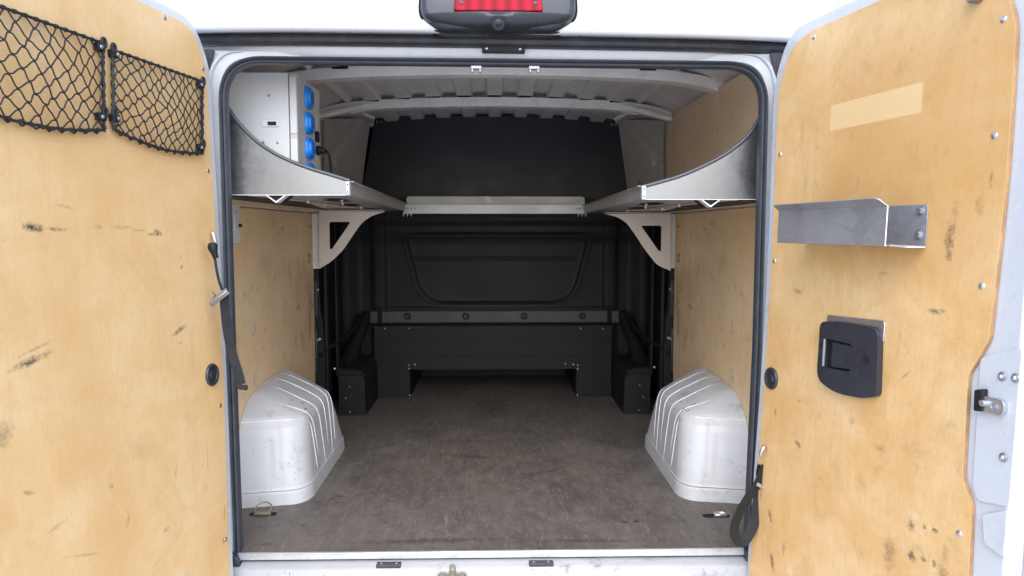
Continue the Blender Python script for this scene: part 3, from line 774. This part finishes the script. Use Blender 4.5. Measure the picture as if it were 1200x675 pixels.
# ================================================================== DOORS
DOOR_UNIT = .94
def door_frame(side, th, tilt, x0=.84, z0=1.35, y0=-.02):
    th = radians(th); tl = radians(tilt)
    u = V((side*sin(th), -cos(th), 0)); v = V((side*sin(tl), 0, cos(tl)))
    v = (v-u*u.dot(v)).normalized()
    O = V((side*x0 - v.x/v.z*z0, y0 - v.y/v.z*z0, 0)); n = u.cross(v)
    if n.x*side > 0: n = -n
    eye = V((0, -2.125, .951)); k = DOOR_UNIT      # door drawings are in units of DOOR_UNIT metres; hinges stand proud of the body
    return (eye+(O-eye)*k, u*k, v*k, n*k)
DL = door_frame(-1, 9, 1.9); DR = door_frame(1, 11, 1.9)
plyR = [(-.074, -.45, 0), (-.070, -.112, 0), (-.046, .50, .2), (-.046, .898, .2), (-.062, 1.36, .07), (-.012, 1.462, .08), (.07, 1.491, .06), (.255, 1.492, 0), (.62, 1.492, .10), (.728, 1.38, .10), (.735, 1.06, .2), (.728, .84, .2), (.724, .737, .012), (.682, .660, .012), (.688, .452, .012), (.714, .405, .012), (.720, .27, .0), (.718, -.45, 0)]
plyL = [(-.032, -.45, 0), (-.030, -.045, 0), (-.064, .533, .2), (-.070, .9, .3), (-.074, 1.425, .05), (-.012, 1.516, .06), (.70, 1.516, .10), (.82, 1.40, .10), (.82, -.45, 0)]
def offset(poly, d):
    c = V((.33, .5)); out = []
    k = len(poly)
    for i in range(k):
        a = V(poly[i-1]); p = V(poly[i]); q = V(poly[(i+1) % k])
        t = (q-a).normalized(); n = V((t.y, -t.x))
        if n.dot(p-c) < 0: n = -n
        out.append(tuple(p+n*d))
    return out
def make_door(side, fr, ply, plymat, lab):
    W = .795 if side > 0 else .87
    po = rounded(ply, .02, 8)
    shell = [(-.108 if side > 0 else -.074, -.52, 0), (-.106 if side > 0 else -.074, -.05, 0), (-.090 if side > 0 else -.108, .5, .3), (-.090 if side > 0 else -.114, .9, .3), (-.112 if side > 0 else -.122, 1.385 if side > 0 else 1.43, .10), (-.040, 1.530 if side > 0 else 1.550, .10), (W-.13, 1.530 if side > 0 else 1.550, .12), (W-.01, 1.40, .12), (W, -.52, 0)]
    b = nb(); prism(b, fr, rounded(shell, .02, 10), -.055, -.011); door = obj('rear_door', b, 'paint_door', van, .008, seg=3)
    skin = [(u-(.012 if u < .3 else -.085), v+(.02 if v > 1 else 0), r) for u, v, r in shell]
    b = nb(); prism(b, fr, rounded(skin, .02, 10), -.085, -.056); obj('outer_skin', b, 'paint_door', door, .008, seg=3)
    b = nb(); prism(b, fr, po, -.0095, 0); pl = obj('plywood_panel', b, plymat, door, .0008, uv=fr, smooth=False, edge='plyedge')
    return door
doorL = make_door(-1, DL, plyL, 'ply_left_door', ''); doorR = make_door(1, DR, plyR, 'ply_right_door', '')
doorL['label'] = 'left rear door lined with pale ply and carrying two nets'; doorR['label'] = 'right rear door lined with ply and fitted with latch and steel tray'
screws(doorL, [P(DL, *q, 0) for q in [(.115, 1.505), (-.055, 1.41), (-.050, 1.12), (-.040, .76), (-.034, .438), (-.018, .041), (.6, 1.50)]], DL[3], .0065, .003, 'dullmetal')
screws(doorR, [P(DR, *q, 0) for q in [(.098, 1.470), (-.032, 1.169), (-.030, .86), (.700, 1.133), (.700, 1.353), (.698, .841), (.690, .337), (.45, 1.47)]], DR[3], .0068, .0035, 'zinc')
# pressed steps in the lower part of the right door return, visible past the ply
b = nb(); prism(b, DR, rounded([(.70, .70), (.792, .735), (.792, .43), (.72, .415), (.705, .44)], .012), -.0115, -.006); prism(b, DR, rounded([(.735, .395), (.792, .425), (.792, .33), (.745, .34)], .01), -.0115, -.003)
obj('pressed_step', b, 'paint_door', doorR, .0022, seg=4)
# round rubber plugs
for fr, dr, (u, v) in ((DL, doorL, (.002, .536)), (DR, doorR, (-.008, .516))):
    b = nb(); tube(b, [P(fr, u+.027*cos(t), v+.027*sin(t), .002) for t in [2*pi*k/28 for k in range(28)]], .0055, 8, True)
    cyl(b, P(fr, u, v, .0004), fr[3], .024, .0022, 28); cyl(b, P(fr, u, v, .0026), fr[3], .012, .003, 20, .009)
    obj('round_plug', b, 'blackgloss', dr)
# latch handle housing on right door
b = nb(); prism(b, DR, rounded([(.230, .732, .012), (.443, .741, .012), (.443, .69, .01), (.240, .69, .012)], .01), .0005, .004); obj('cutout_rim', b, 'zinc', doorR, .0015)
b = nb(); hc = rounded([(.222, .712, .02), (.30, .722, .1), (.438, .722, .030), (.446, .565, .012), (.40, .549, .05), (.30, .540, .06), (.222, .560, .03)], .02, 7)
hole = rounded([(.246, .672, .006), (.352, .672, .012), (.352, .604, .012), (.246, .596, .006)], .01, 5)
prism(b, DR, hc, .001, .016, [hole]); obj('latch_housing', b, 'blackgloss', doorR, .004, seg=3)
b = nb(); prism(b, DR, hole, .0012, .003); obj('latch_recess', b, 'void', doorR)
b = nb(); prism(b, DR, rounded([(.270, .668, .008), (.350, .667, .012), (.350, .608, .012), (.270, .600, .008)], .01), .004, .0125); obj('latch_lever', b, 'blackgloss', doorR, .004, seg=3)
b = nb(); cyl(b, P(DR, .405, .643, .0155), DR[3], .009, .0014, 18); obj('latch_screw_hole', b, 'void', doorR)
b = nb(); tube(b, [P(DR, .247, .60, .0165), P(DR, .247, .67, .0165)], .003, 6); obj('recess_edge', b, 'greymark', doorR)
# striker on the right door return
b = nb(); prism(b, DR, rounded([(.706, .636), (.726, .642), (.728, .598), (.708, .594)], .004), -.006, .008); door_catch = obj('door_catch', b, 'black', doorR, .003)
b = nb(); prism(b, DR, rounded([(.722, .628, .01), (.772, .630, .014), (.772, .598, .014), (.722, .598, .01)], .01, 6), -.006, .004, [rounded([(.744, .620), (.764, .620), (.764, .607), (.744, .607)], .006, 4)])
cyl(b, P(DR, .730, .615, .004), DR[3], .006, .008, 12); obj('catch_plate', b, 'zinc', doorR, .0015)
screws(doorR, [P(DR, .755, .672, -.004), P(DR, .784, .675, -.004), P(DR, .772, .520, -.004)], DR[3], .0085, .003, 'dullmetal')
screws(doorR, [P(DR, .755, .672, -.001), P(DR, .784, .675, -.001), P(DR, .772, .520, -.001)], DR[3], .0045, .003, 'zinc')

# dark hook/handle at the very top of the right door
b = nb(); prism(b, DR, rounded([(.62, 1.425), (.655, 1.428), (.650, 1.402), (.63, 1.400)], .006), 0, .02); obj('top_catch', b, 'dullmetal', doorR, .003)

# ================================================================== NETS
def make_net(label, corners, nx, ny, seed, base_w, clips):
    (TL, TR, BR, BL) = [V(c) for c in corners]     # in door uv
    base = P(DL, *((TL+TR)/2), .012)
    t_ = thing('cargo_net', base, label, 'net', 'nets on the left door')
    rnd = random.Random(seed)
    def at(s, t, jit=(0, 0), extra=0):
        p = (TL*(1-s)+TR*s)*(1-t)+(BL*(1-s)+BR*s)*t
        sag = .016*sin(pi*s)*(t**1.5)
        n = .010+.016*sin(pi*s)*sin(pi*min(1, t*1.0))+extra
        return P(DL, p.x+jit[0], p.y-sag+jit[1], n)
    nodes = {}
    W = (TR-TL).length
    for i in range(nx+1):
        for j in range(ny+1):
            if (i+j) % 2: continue
            edge = i in (0, nx) or j in (0, ny)
            jx = 0 if edge else rnd.gauss(0, .0022)+.008*sin(j*.9+seed)*sin(pi*i/nx); jy = 0 if edge else rnd.gauss(0, .0022)-.012*sin(pi*i/nx)*sin(pi*j/ny)*(.5+.5*i/nx)
            nodes[i, j] = at(i/nx, j/ny, (jx, jy), 0 if edge else rnd.uniform(-.002, .002))
    b = nb()
    for (i, j), p in nodes.items():
        for dj in (1, -1):
            q = nodes.get((i+1, j+dj))
            if q is None: continue
            mid = (p+q)/2; w = rnd.gauss(0, .0012)+.0022*dj
            a_ = p*.7+q*.3+DL[2]*w; c_ = p*.3+q*.7-DL[2]*w
            tube(b, [p, a_, mid, c_, q], .0016, 5)
        if not (i in (0, nx) or j in (0, ny)): dome(b, p-DL[3]*.001, DL[3], .0034, .0032, 6, 2)
    obj('netting', b, 'cord', t_)
    b = nb(); per = []
    for k in range(40): per.append(at(k/40, 0))
    for k in range(24): per.append(at(1, k/24))
    for k in range(40): per.append(at(1-k/40, 1, (0, rnd.uniform(-.0015, .0015))))
    for k in range(24): per.append(at(0, 1-k/24))
    per2 = smooth_path(per+[per[0]], 3)[:-1]
    tube(b, per2, [.0030+.0016*(1 if (k % 9) in (0, 1, 2) else 0) for k in range(len(per2))], 7, True)
    # second lashing strand along bottom and sides
    tube(b, [at(1-k/50, 1, (0, -.004+.004*sin(k*1.3)), .003*cos(k*1.3)) for k in range(51)], .0020, 6)
    for s_ in (0, 1): tube(b, [at(s_, k/30, (.003*sin(k*1.2), 0), .003*cos(k*1.2)) for k in range(31)], .0024, 6)
    obj('border_cord', b, 'cord', t_)
    for (s_, tt) in clips:
        c = at(s_, tt); b = nb()
        rel = c-DL[0]; cu, cv = rel.dot(DL[1])/DOOR_UNIT**2, rel.dot(DL[2])/DOOR_UNIT**2; o_ = .010 if s_ > .5 else -.010
        o_ = .012 if s_ == 0 else -.012
        prism(b, DL, rounded([(cu-.010-o_*.6, cv-.008), (cu+.012-o_*.6, cv-.008), (cu+.012-o_*.6, cv+.010), (cu-.010-o_*.6, cv+.010)], .003), .0, .016)
        obj('net_clip', b, 'black', t_, .002)
        b = nb(); dome(b, P(DL, cu-o_*.9, cv, .016), DL[3], .0050, .003, 10, 3); obj('clip_screw', b, 'dullmetal', t_)
        b = nb(); tube(b, [P(DL, cu+.007*cos(q), cv+.012+.010*sin(q), .014) for q in [2*pi*k/14 for k in range(14)]], .0036, 7, True); obj('cord_loop', b, 'cord', t_)
    return t_
# corners in order: hinge-side? s=0 is the outer (near) end, s=1 the hinge side
make_net('small black cord net nearest the hinge of the left door', [(.348, 1.367), (-.030, 1.369), (-.007, 1.166), (.364, 1.183)], 18, 12, 5, 1, [(0, .05), (0, .86), (1, .06), (1, .93)])
make_net('large black cord net cut off by the left edge of the photo', [(.742, 1.372), (.381, 1.374), (.397, 1.177), (.762, 1.174)], 16, 10, 8, 1, [(0, .05), (0, .86), (1, .06), (1, .86)])

# ================================================================== TRAY on right door
tray = thing('metal_tray', P(DR, .35, .91, .045), 'grey folded steel tray bolted across the right door ply', 'tray')
b = nb()
T0, T1 = .128, .548; w_ = .092; th = .003
prism(b, DR, rounded([(T0, .916, 0), (T1, .916, 0), (T1, 1.006, .012), (T0, 1.006, .012)], .01), .0005, th)
# floor and front
prism(b, DR, [(T0, .913), (T1, .913), (T1, .9165), (T0, .9165)], .0005, w_)
prism(b, DR, rounded([(T0, .913, 0), (T1-.010, .913, 0), (T1-.010, .999, .008), (T0, .999, 0)], .01), w_, w_+th)
# outward-folded lip along the front's top
b2 = nb()
lipf = (P(DR, 0, .9985, w_+th*.5), DR[1], (DR[2]*.62+DR[3]*.78).normalized(), (DR[3]*.62-DR[2]*.78).normalized())
obj('tray_body', b, 'galv_dark', tray, .0008)
prism(b2, lipf, rounded([(T0, 0, 0), (T1-.010, 0, 0), (T1-.018, .026, .012), (T0, .022, .004)], .01), -th/2, th/2)
obj('tray_lip', b2, 'galv_dark', tray, .0006)
b = nb(); tube(b, [P(DR, T1-.0095, .9995, w_+th), P(DR, T1-.0095, .914, w_+th), P(DR, T1-.0005, .9125, w_*.5), P(DR, T1, .913, .004)], .0013, 5); obj('bare_cut_edge', b, 'bead', tray)
for v in (.992, .940):
    b = nb(); p = P(DR, .528, v, .003); cyl(b, p, DR[3], .010, .0015, 18); cyl(b, P(DR, .528, v, .0045), DR[3], .0068, .005, 6); obj('bolt', b, 'zinc', tray)

# ================================================================== STRAPS
def K(x, y, z):     # hangs in front of the door edge
    k = .9516; return (x*k, y-.100, .951+(z-.951)*k)
st = thing('door_strap', (-.75, -.06, .50), 'thin black strap with grey metal buckle hanging at the left door edge', 'strap')
b = nb(); A = P(DL, -.046, .940, .004)
tube(b, smooth_path([A, A+V((.004, -.012, .002)), A+V((.010, -.014, -.018)), A+V((.012, -.01, -.03))], 5), .0045, 7); obj('snap_hook', b, 'zinc', st)
b = nb(); tube(b, smooth_path([K(-.786, -.062, .912), K(-.782, -.066, .895), K(-.776, -.064, .872)], 5), [.010, .012, .013, .014, .013, .012, .010, .009, .008, .008, .007], 8); obj('hook_sleeve', b, 'black', st)
b = nb(); ribbon(b, smooth_path([K(-.780, -.062, .880), K(-.776, -.066, .85), K(-.770, -.064, .81), K(-.762, -.062, .782)], 5), (1, .25, 0), .007, .003); ribbon(b, smooth_path([K(-.758, -.058, .765), K(-.760, -.052, .73), K(-.755, -.050, .66), K(-.745, -.048, .60), K(-.730, -.048, .545), K(-.722, -.050, .512)], 5), (1, .5, 0), .024, .003); obj('webbing', b, 'web', st)
b = nb(); ribbon(b, [K(-.790, -.075, .742), K(-.768, -.075, .762), K(-.742, -.075, .782)], (-.45, .2, .8), .017, .006)
tube(b, [K(-.790, -.078, .742), K(-.768, -.08, .762), K(-.742, -.078, .782)], .005, 6); obj('buckle', b, 'dullmetal', st, .002)
b = nb(); ribbon(b, [K(-.742, -.052, .515), K(-.722, -.052, .505), K(-.704, -.052, .503)], (0, .2, 1), .014, .008); obj('end_hook', b, 'black', st, .002)

st = thing('hanging_strap', (.70, -.10, .06), 'looped black webbing strap hanging from the lower right door edge', 'strap')
b = nb(); A = P(DR, -.014, .303, .004)
tube(b, smooth_path([A+V((0, 0, .008)), A+V((-.010, -.012, .008)), A+V((-.016, -.010, -.010)), A+V((-.012, -.004, -.022))], 5), .0050, 7); obj('snap_hook', b, 'zinc', st)
b = nb(); tube(b, smooth_path([(.768, -.10, .300), (.762, -.105, .275), (.750, -.108, .25)], 5), [.010, .013, .016, .018, .019, .019, .018, .017, .015, .013, .012], 10); obj('strap_sleeve', b, 'black', st)
loop = smooth_path([(.758, -.125, .290), (.738, -.13, .242), (.708, -.135, .200), (.682, -.135, .150), (.672, -.135, .108), (.682, -.134, .078), (.704, -.13, .076), (.728, -.122, .112), (.742, -.115, .165), (.752, -.11, .220), (.762, -.11, .268)], 6)
wd = []
for i in range(len(loop)):
    d = (loop[min(i+1, len(loop)-1)]-loop[max(i-1, 0)]).normalized(); q_ = d.cross(V((0, 1, 0))); wd.append(q_*.95+V((0, .35, 0)))
b = nb(); ribbon(b, loop, wd, .029, .0035)
obj('webbing', b, 'web', st)
b = nb(); ribbon(b, [(.733, -.132, .240), (.748, -.134, .232), (.765, -.134, .222)], (.2, .1, 1), .010, .005); obj('buckle', b, 'dullmetal', st, .001)

# ================================================================== SHELVES
def make_shelf(s, zb, top, xin, label, gusset, hole):
    t_ = thing('metal_shelf', (s*.65, 1.0, zb), label, 'shelf', 'galvanised shelves along the side walls')
    # curved end plate
    pts = [(s*xin, zb)] + top + [(s*.868, zb+.39), (s*.868, zb)]
    b = nb(); prism(b, XZ, pts, -.1025, -.100); obj('end_plate', b, 'galv_plate', t_, .0006, smooth=False)
    # darker folded-on outer half with slight twist
    tp = [p for p in top if abs(p[0]) > .662]
    # black rubber edge trim on the curve
    b = nb(); tube(b, smooth_path([(x, .101, z) for x, z in top+[(s*.855, zb+.37)]], 4), .0058, 8); obj('edge_trim', b, 'rubber', t_)
    # panel
    b = nb(); prism(b, XY, [(s*xin, .104), (s*.865, .104), (s*.865, 1.95), (s*.49, 1.95)], zb, zb+.002); obj('shelf_panel', b, 'galv', t_)
    # inner rim
    b = nb(); d = V((s*.49-s*xin, 1.85, 0)).normalized(); fr = (V((s*xin, .10, zb)), d, V((0, 0, 1)), V((0, 0, 1)).cross(d))
    L = (V((s*.49, 1.95, 0))-V((s*xin, .10, 0))).length
    prism(b, fr, [(0, 0), (L, -.004), (L, .040), (0, .040)], -.001, .001)
    prism(b, fr, [(0, .038), (L, .038), (L, .040), (0, .040)], -.012, .012)
    obj('inner_rim', b, 'galv', t_, .0005, smooth=False)
    b = nb(); box(b, min(s*xin, s*(xin+.012)), .094, zb, max(s*xin, s*(xin+.012)), .0995, zb+.040); obj('rim_corner', b, 'galv', t_, .0008)
    screws(t_, [(s*(xin+.006), .093, zb+.008), (s*(xin+.006), .093, zb+.03)], (0, -1, 0), .002, .0015, 'void', 'rivet')
    # stiffener under the panel, running back along the wall
    b = nb(); prism(b, XY, [(s*.74, .11), (s*.865, .11), (s*.865, 1.5), (s*.83, 1.5), (s*.70, .6)], zb-.006, zb-.001); obj('under_stiffener', b, 'black', t_)
    b = nb(); d2 = [(s*.69, .11), (s*.74, .11), (s*.845, 1.42), (s*.62, 1.42)]
    prism(b, XY, d2, zb-.0035, zb-.001); obj('under_plate', b, 'galv_warm', t_)
    for (x, y) in ((.545, .45), (.60, .95)):
        b = nb(); prism(b, XY, rounded([(s*(x-.035), y-.09), (s*(x+.035), y-.09), (s*(x+.035), y+.09), (s*(x-.035), y+.09)], .03), zb-.0048, zb-.0042); obj('shelf_slot', b, 'void', t_)
    screws(t_, [(s*.52, .4, zb-.001), (s*.58, .7, zb-.0035), (s*.60, 1.2, zb-.0035), (s*.66, .5, zb-.0035), (s*.69, .9, zb-.0035)], (0, 0, -1), .006, .010, 'zinc', 'stud')
    # little folded V tab under the front edge
    b = nb(); x = s*.655
    prism(b, XZ, [(x-.032, zb), (x-.028, zb), (x, zb-.020), (x+.028, zb), (x+.032, zb), (x, zb-.0245)], -.14, -.10); obj('folded_tab', b, 'bead', t_)
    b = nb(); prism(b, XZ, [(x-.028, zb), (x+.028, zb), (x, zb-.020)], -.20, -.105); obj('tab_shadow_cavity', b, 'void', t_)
    b = nb(); box(b, min(s*xin, s*.865), .099, zb-.0018, max(s*xin, s*.865), .104, zb); obj('lower_edge', b, 'bead', t_)
    # gusset
    b = nb(); prism(b, XZ, gusset, -1.453, -1.450, [hole]); obj('gusset_bracket', b, 'galv_warm', t_, .0006, smooth=False)
    b = nb(); prism(b, XY, [(s*.53, 1.42), (s*.85, 1.42), (s*.85, 1.4495), (s*.53, 1.4495)], gusset[0][1]+.001, gusset[0][1]+.004); obj('gusset_flange', b, 'galv_warm', t_)
    return t_
topL = [(-.434, 1.096), (-.484, 1.112), (-.547, 1.131), (-.610, 1.155), (-.660, 1.180), (-.709, 1.214), (-.746, 1.251), (-.777, 1.291), (-.82, 1.36)]
topR = [(.444, 1.079), (.503, 1.095), (.562, 1.113), (.619, 1.137), (.678, 1.167), (.721, 1.195), (.762, 1.232), (.794, 1.279), (.83, 1.345)]
gL = rounded([(-.847, 1.041, 0), (-.852, .762, 0), (-.794, .795, .02), (-.735, .852, .03), (-.693, .914, .03), (-.643, .985, .03), (-.593, 1.018, .02), (-.527, 1.038, 0)], .02, 4)
hL = rounded([(-.799, .988), (-.697, .988), (-.789, .857), (-.799, .857)], .010, 4)
gR = rounded([(.857, 1.030, 0), (.861, .748, 0), (.794, .778, .02), (.738, .845, .03), (.687, .922, .03), (.640, .987, .03), (.590, 1.014, .02), (.531, 1.028, 0)], .02, 4)
hR = rounded([(.812, .970), (.712, .970), (.802, .846), (.812, .846)], .010, 4)
make_shelf(-1, 1.055, topL, .434, 'galvanised steel shelf on the left wall holding up the socket cabinet', gL, hL)
make_shelf(1, 1.043, topR, .444, 'empty galvanised steel shelf on the right wall with a curved end plate', gR, hR)
cs = thing('cross_shelf', (0, 1.95, 1.04), 'narrow galvanised rail shelf spanning the load bay in front of the bulkhead', 'shelf')
b = nb(); box(b, -.50, 1.905, 1.038, .51, 1.908, 1.086); box(b, -.50, 1.908, 1.084, .51, 1.922, 1.086); obj('front_rim', b, 'galv', cs, .0006)
b = nb(); box(b, -.49, 1.909, 1.038, .50, 2.065, 1.040); obj('shelf_panel', b, 'galv', cs)
b = nb(); prism(b, XZ, rounded([(-.50, 1.04, 0), (.51, 1.04, 0), (.51, 1.138, .02), (-.50, 1.138, .02)], .02), -2.061, -2.058); obj('back_plate', b, 'galv', cs, .0006)
screws(cs, [(x, 1.9045, 1.066) for x in (-.475, -.455, -.435, .445, .465, .485)], (0, -1, 0), .005, .003, 'dullmetal', 'rivet')
screws(cs, [(x, 1.93, 1.038) for x in (-.53+.03, -.48, -.46, .46, .48, .50)], (0, 0, -1), .005, .018, 'zinc', 'stud')

# ================================================================== CABINET
cab = thing('socket_cabinet', (-.74, .34, 1.06), 'white metal electrical cabinet with a column of blue sockets on the left shelf', 'cabinet')
X0, X1, Y0, Y1, Z0, Z1 = -.862, -.612, .20, .50, 1.062, 1.434
b = nb(); box(b, X0, Y0, Z0, -.638, Y1, Z1); box(b, -.6385, Y0+.012, Z0+.004, -.6355, Y1-.01, Z1-.004); obj('case', b, 'cab', cab, .004, seg=3)
b = nb(); prism(b, (V((0, 0, 0)), V((0, 1, 0)), V((0, 0, 1)), V((1, 0, 0))), rounded([(Y0, Z0), (Y1, Z0), (Y1, Z1-.002), (Y0, Z1-.002)], .004), -.6355, X1); lid = obj('lid', b, 'cab_side', cab, .004, seg=3)
b = nb(); box(b, -.634, Y0-.003, Z0+.002, -.613, Y0-.0002, 1.234); box(b, -.634, Y0-.003, 1.248, -.613, Y0-.0002, Z1-.012); obj('front_strip', b, 'cab', cab, .0015)
fs = (V((X1, 0, 0)), V((0, 1, 0)), V((0, 0, 1)), V((1, 0, 0)))
for z in (1.379, 1.297, 1.216, 1.135):
    y = .325
    b = nb(); o_ = rounded([(y-.040, z-.020), (y-.028, z-.034), (y+.028, z-.034), (y+.040, z-.020), (y+.040, z+.020), (y+.028, z+.034), (y-.028, z+.034), (y-.040, z+.020)], .008, 4)
    loft(b, fs, o_, [(0.0002, 1, 1), (.007, 1, 1), (.011, .93, .93)], (y, z)); sk = obj('power_socket', b, 'blue', cab, angle=50)
    b = nb(); loft(b, fs, [(y+(u-y)*.72, z+(v-z)*.72) for u, v in o_], [(.0112, 1, 1), (.017, .96, .96)], (y, z)); obj('socket_lid', b, 'blue', sk, angle=50)
    b = nb()
    for k in (-.018, -.006, .006, .018): fbox(b, fs, y+k-.0016, z-.018, y+k+.0016, z+.018, .0172, .0188)
    obj('lid_rib', b, 'bluedark', sk)
b = nb(); fbox(b, fs, .418, 1.250, .448, 1.285, .0002, .010); obj('green_switch', b, 'void', cab, .002)
b = nb(); cyl(b, (X1, .44, 1.222), (1, 0, 0), .016, .012, 18); cyl(b, (X1+.012, .44, 1.222), (1, 0, 0), .013, .020, 18, .009)
tube(b, smooth_path([(X1+.030, .44, 1.222), (X1+.040, .445, 1.212), (X1+.042, .46, 1.18), (X1+.038, .48, 1.12), (X1+.02, .50, 1.065)], 6), .0045, 8); obj('plug_and_cable', b, 'black', cab)
screws(cab, [(-.698, Y0-.0005, 1.364), (-.718, Y0-.0005, 1.222), (-.675, Y0-.0005, 1.220)], (0, -1, 0), .004, .002, 'dullmetal')
b = nb(); prism(b, XZ, rounded([(-.722, 1.268), (-.668, 1.268), (-.668, 1.288), (-.722, 1.288)], .004), -.1998, -.196); latchp = obj('cabinet_latch', b, 'whitepl', cab, .0015)
b = nb(); prism(b, XZ, rounded([(-.702, 1.273), (-.676, 1.273), (-.676, 1.284), (-.702, 1.284)], .002), -.196, -.1935); obj('latch_slot', b, 'black', cab)
b = nb()
for (yy, zz, h_) in ((.44, 1.385, .010), (.45, 1.325, .016), (.445, 1.20, .010), (.24, 1.41, .006), (.30, 1.42, .004)): fbox(b, fs, yy-.008, zz-h_, yy+.008, zz+h_, .0002, .0012)
obj('rating_label', b, 'whitepl', cab)

# ================================================================== SWITCH on left wall
sw = thing('wall_switch', (-.888, .38, .90), 'small white switch plate on the left ply lining under the shelf', 'switch')
b = nb(); fr = (V((-.8895, 0, 0)), V((0, 1, 0)), V((0, 0, 1)), V((1, 0, 0)))
prism(b, fr, rounded([(.34, .905), (.425, .905), (.425, 1.045), (.34, 1.045)], .006), 0, .016); obj('plate', b, 'whitepl', sw, .003)
b = nb(); fbox(b, fs[:0]+fr, .36, .95, .405, 1.01, .016, .020); obj('rocker', b, 'cab', sw, .002)
b = nb(); cyl(b, P(fr, .40, .965, .020), (1, 0, 0), .006, .008, 12); obj('knob', b, 'black', sw)

# ================================================================== GROUND
b = nb(); grid(b, lambda u, v: V((-60+120*u, -60+120*v, -.62)), 8, 8)
g = obj('ground', b, 'concrete'); g['kind'] = 'structure'; g['label'] = 'pale concrete ground beneath the van'

# ================================================================== CAMERA, LIGHT
Pp = radians(4.55); Wy = math.atan(20/860*cos(Pp))
cd = bpy.data.cameras.new('camera'); cam = bpy.data.objects.new('camera', cd); COL.objects.link(cam)
cam.location = (0, -2.125, .951); cam.rotation_euler = (pi/2-Pp, 0, -Wy)
cd.sensor_width = 36; cd.lens = 860/1200*36; cd.clip_start = .02; cd.clip_end = 500
sc.camera = cam
w = bpy.data.worlds.new('World'); sc.world = w; w.use_nodes = True
wn = w.node_tree; bg = wn.nodes['Background']
sky = wn.nodes.new('ShaderNodeTexSky'); sky.sky_type = 'NISHITA'; sky.sun_disc = False
EL, AZ = 45, 181       # sun from behind the camera, slightly left
sky.sun_elevation = radians(EL); sky.sun_rotation = radians(AZ); sky.dust_density = 1.5; sky.air_density = 1.0; sky.ozone_density = 1
wn.links.new(sky.outputs[0], bg.inputs['Color']); bg.inputs['Strength'].default_value = .15
sd = bpy.data.lights.new('sun', 'SUN'); so = bpy.data.objects.new('sun', sd); COL.objects.link(so)
sd.energy = .8; sd.angle = radians(70); sd.color = (1, .985, .96)
dirv = V((sin(radians(AZ))*cos(radians(EL)), cos(radians(AZ))*cos(radians(EL)), sin(radians(EL))))
so.location = dirv*10; so.rotation_euler = dirv.to_track_quat('Z', 'Y').to_euler()
sc.view_settings.view_transform = 'Standard'; sc.view_settings.look = 'None'; sc.view_settings.exposure = 1.6; sc.view_settings.gamma = 1
sc.cycles.max_bounces = 10; sc.cycles.diffuse_bounces = 6; sc.cycles.use_denoising = True
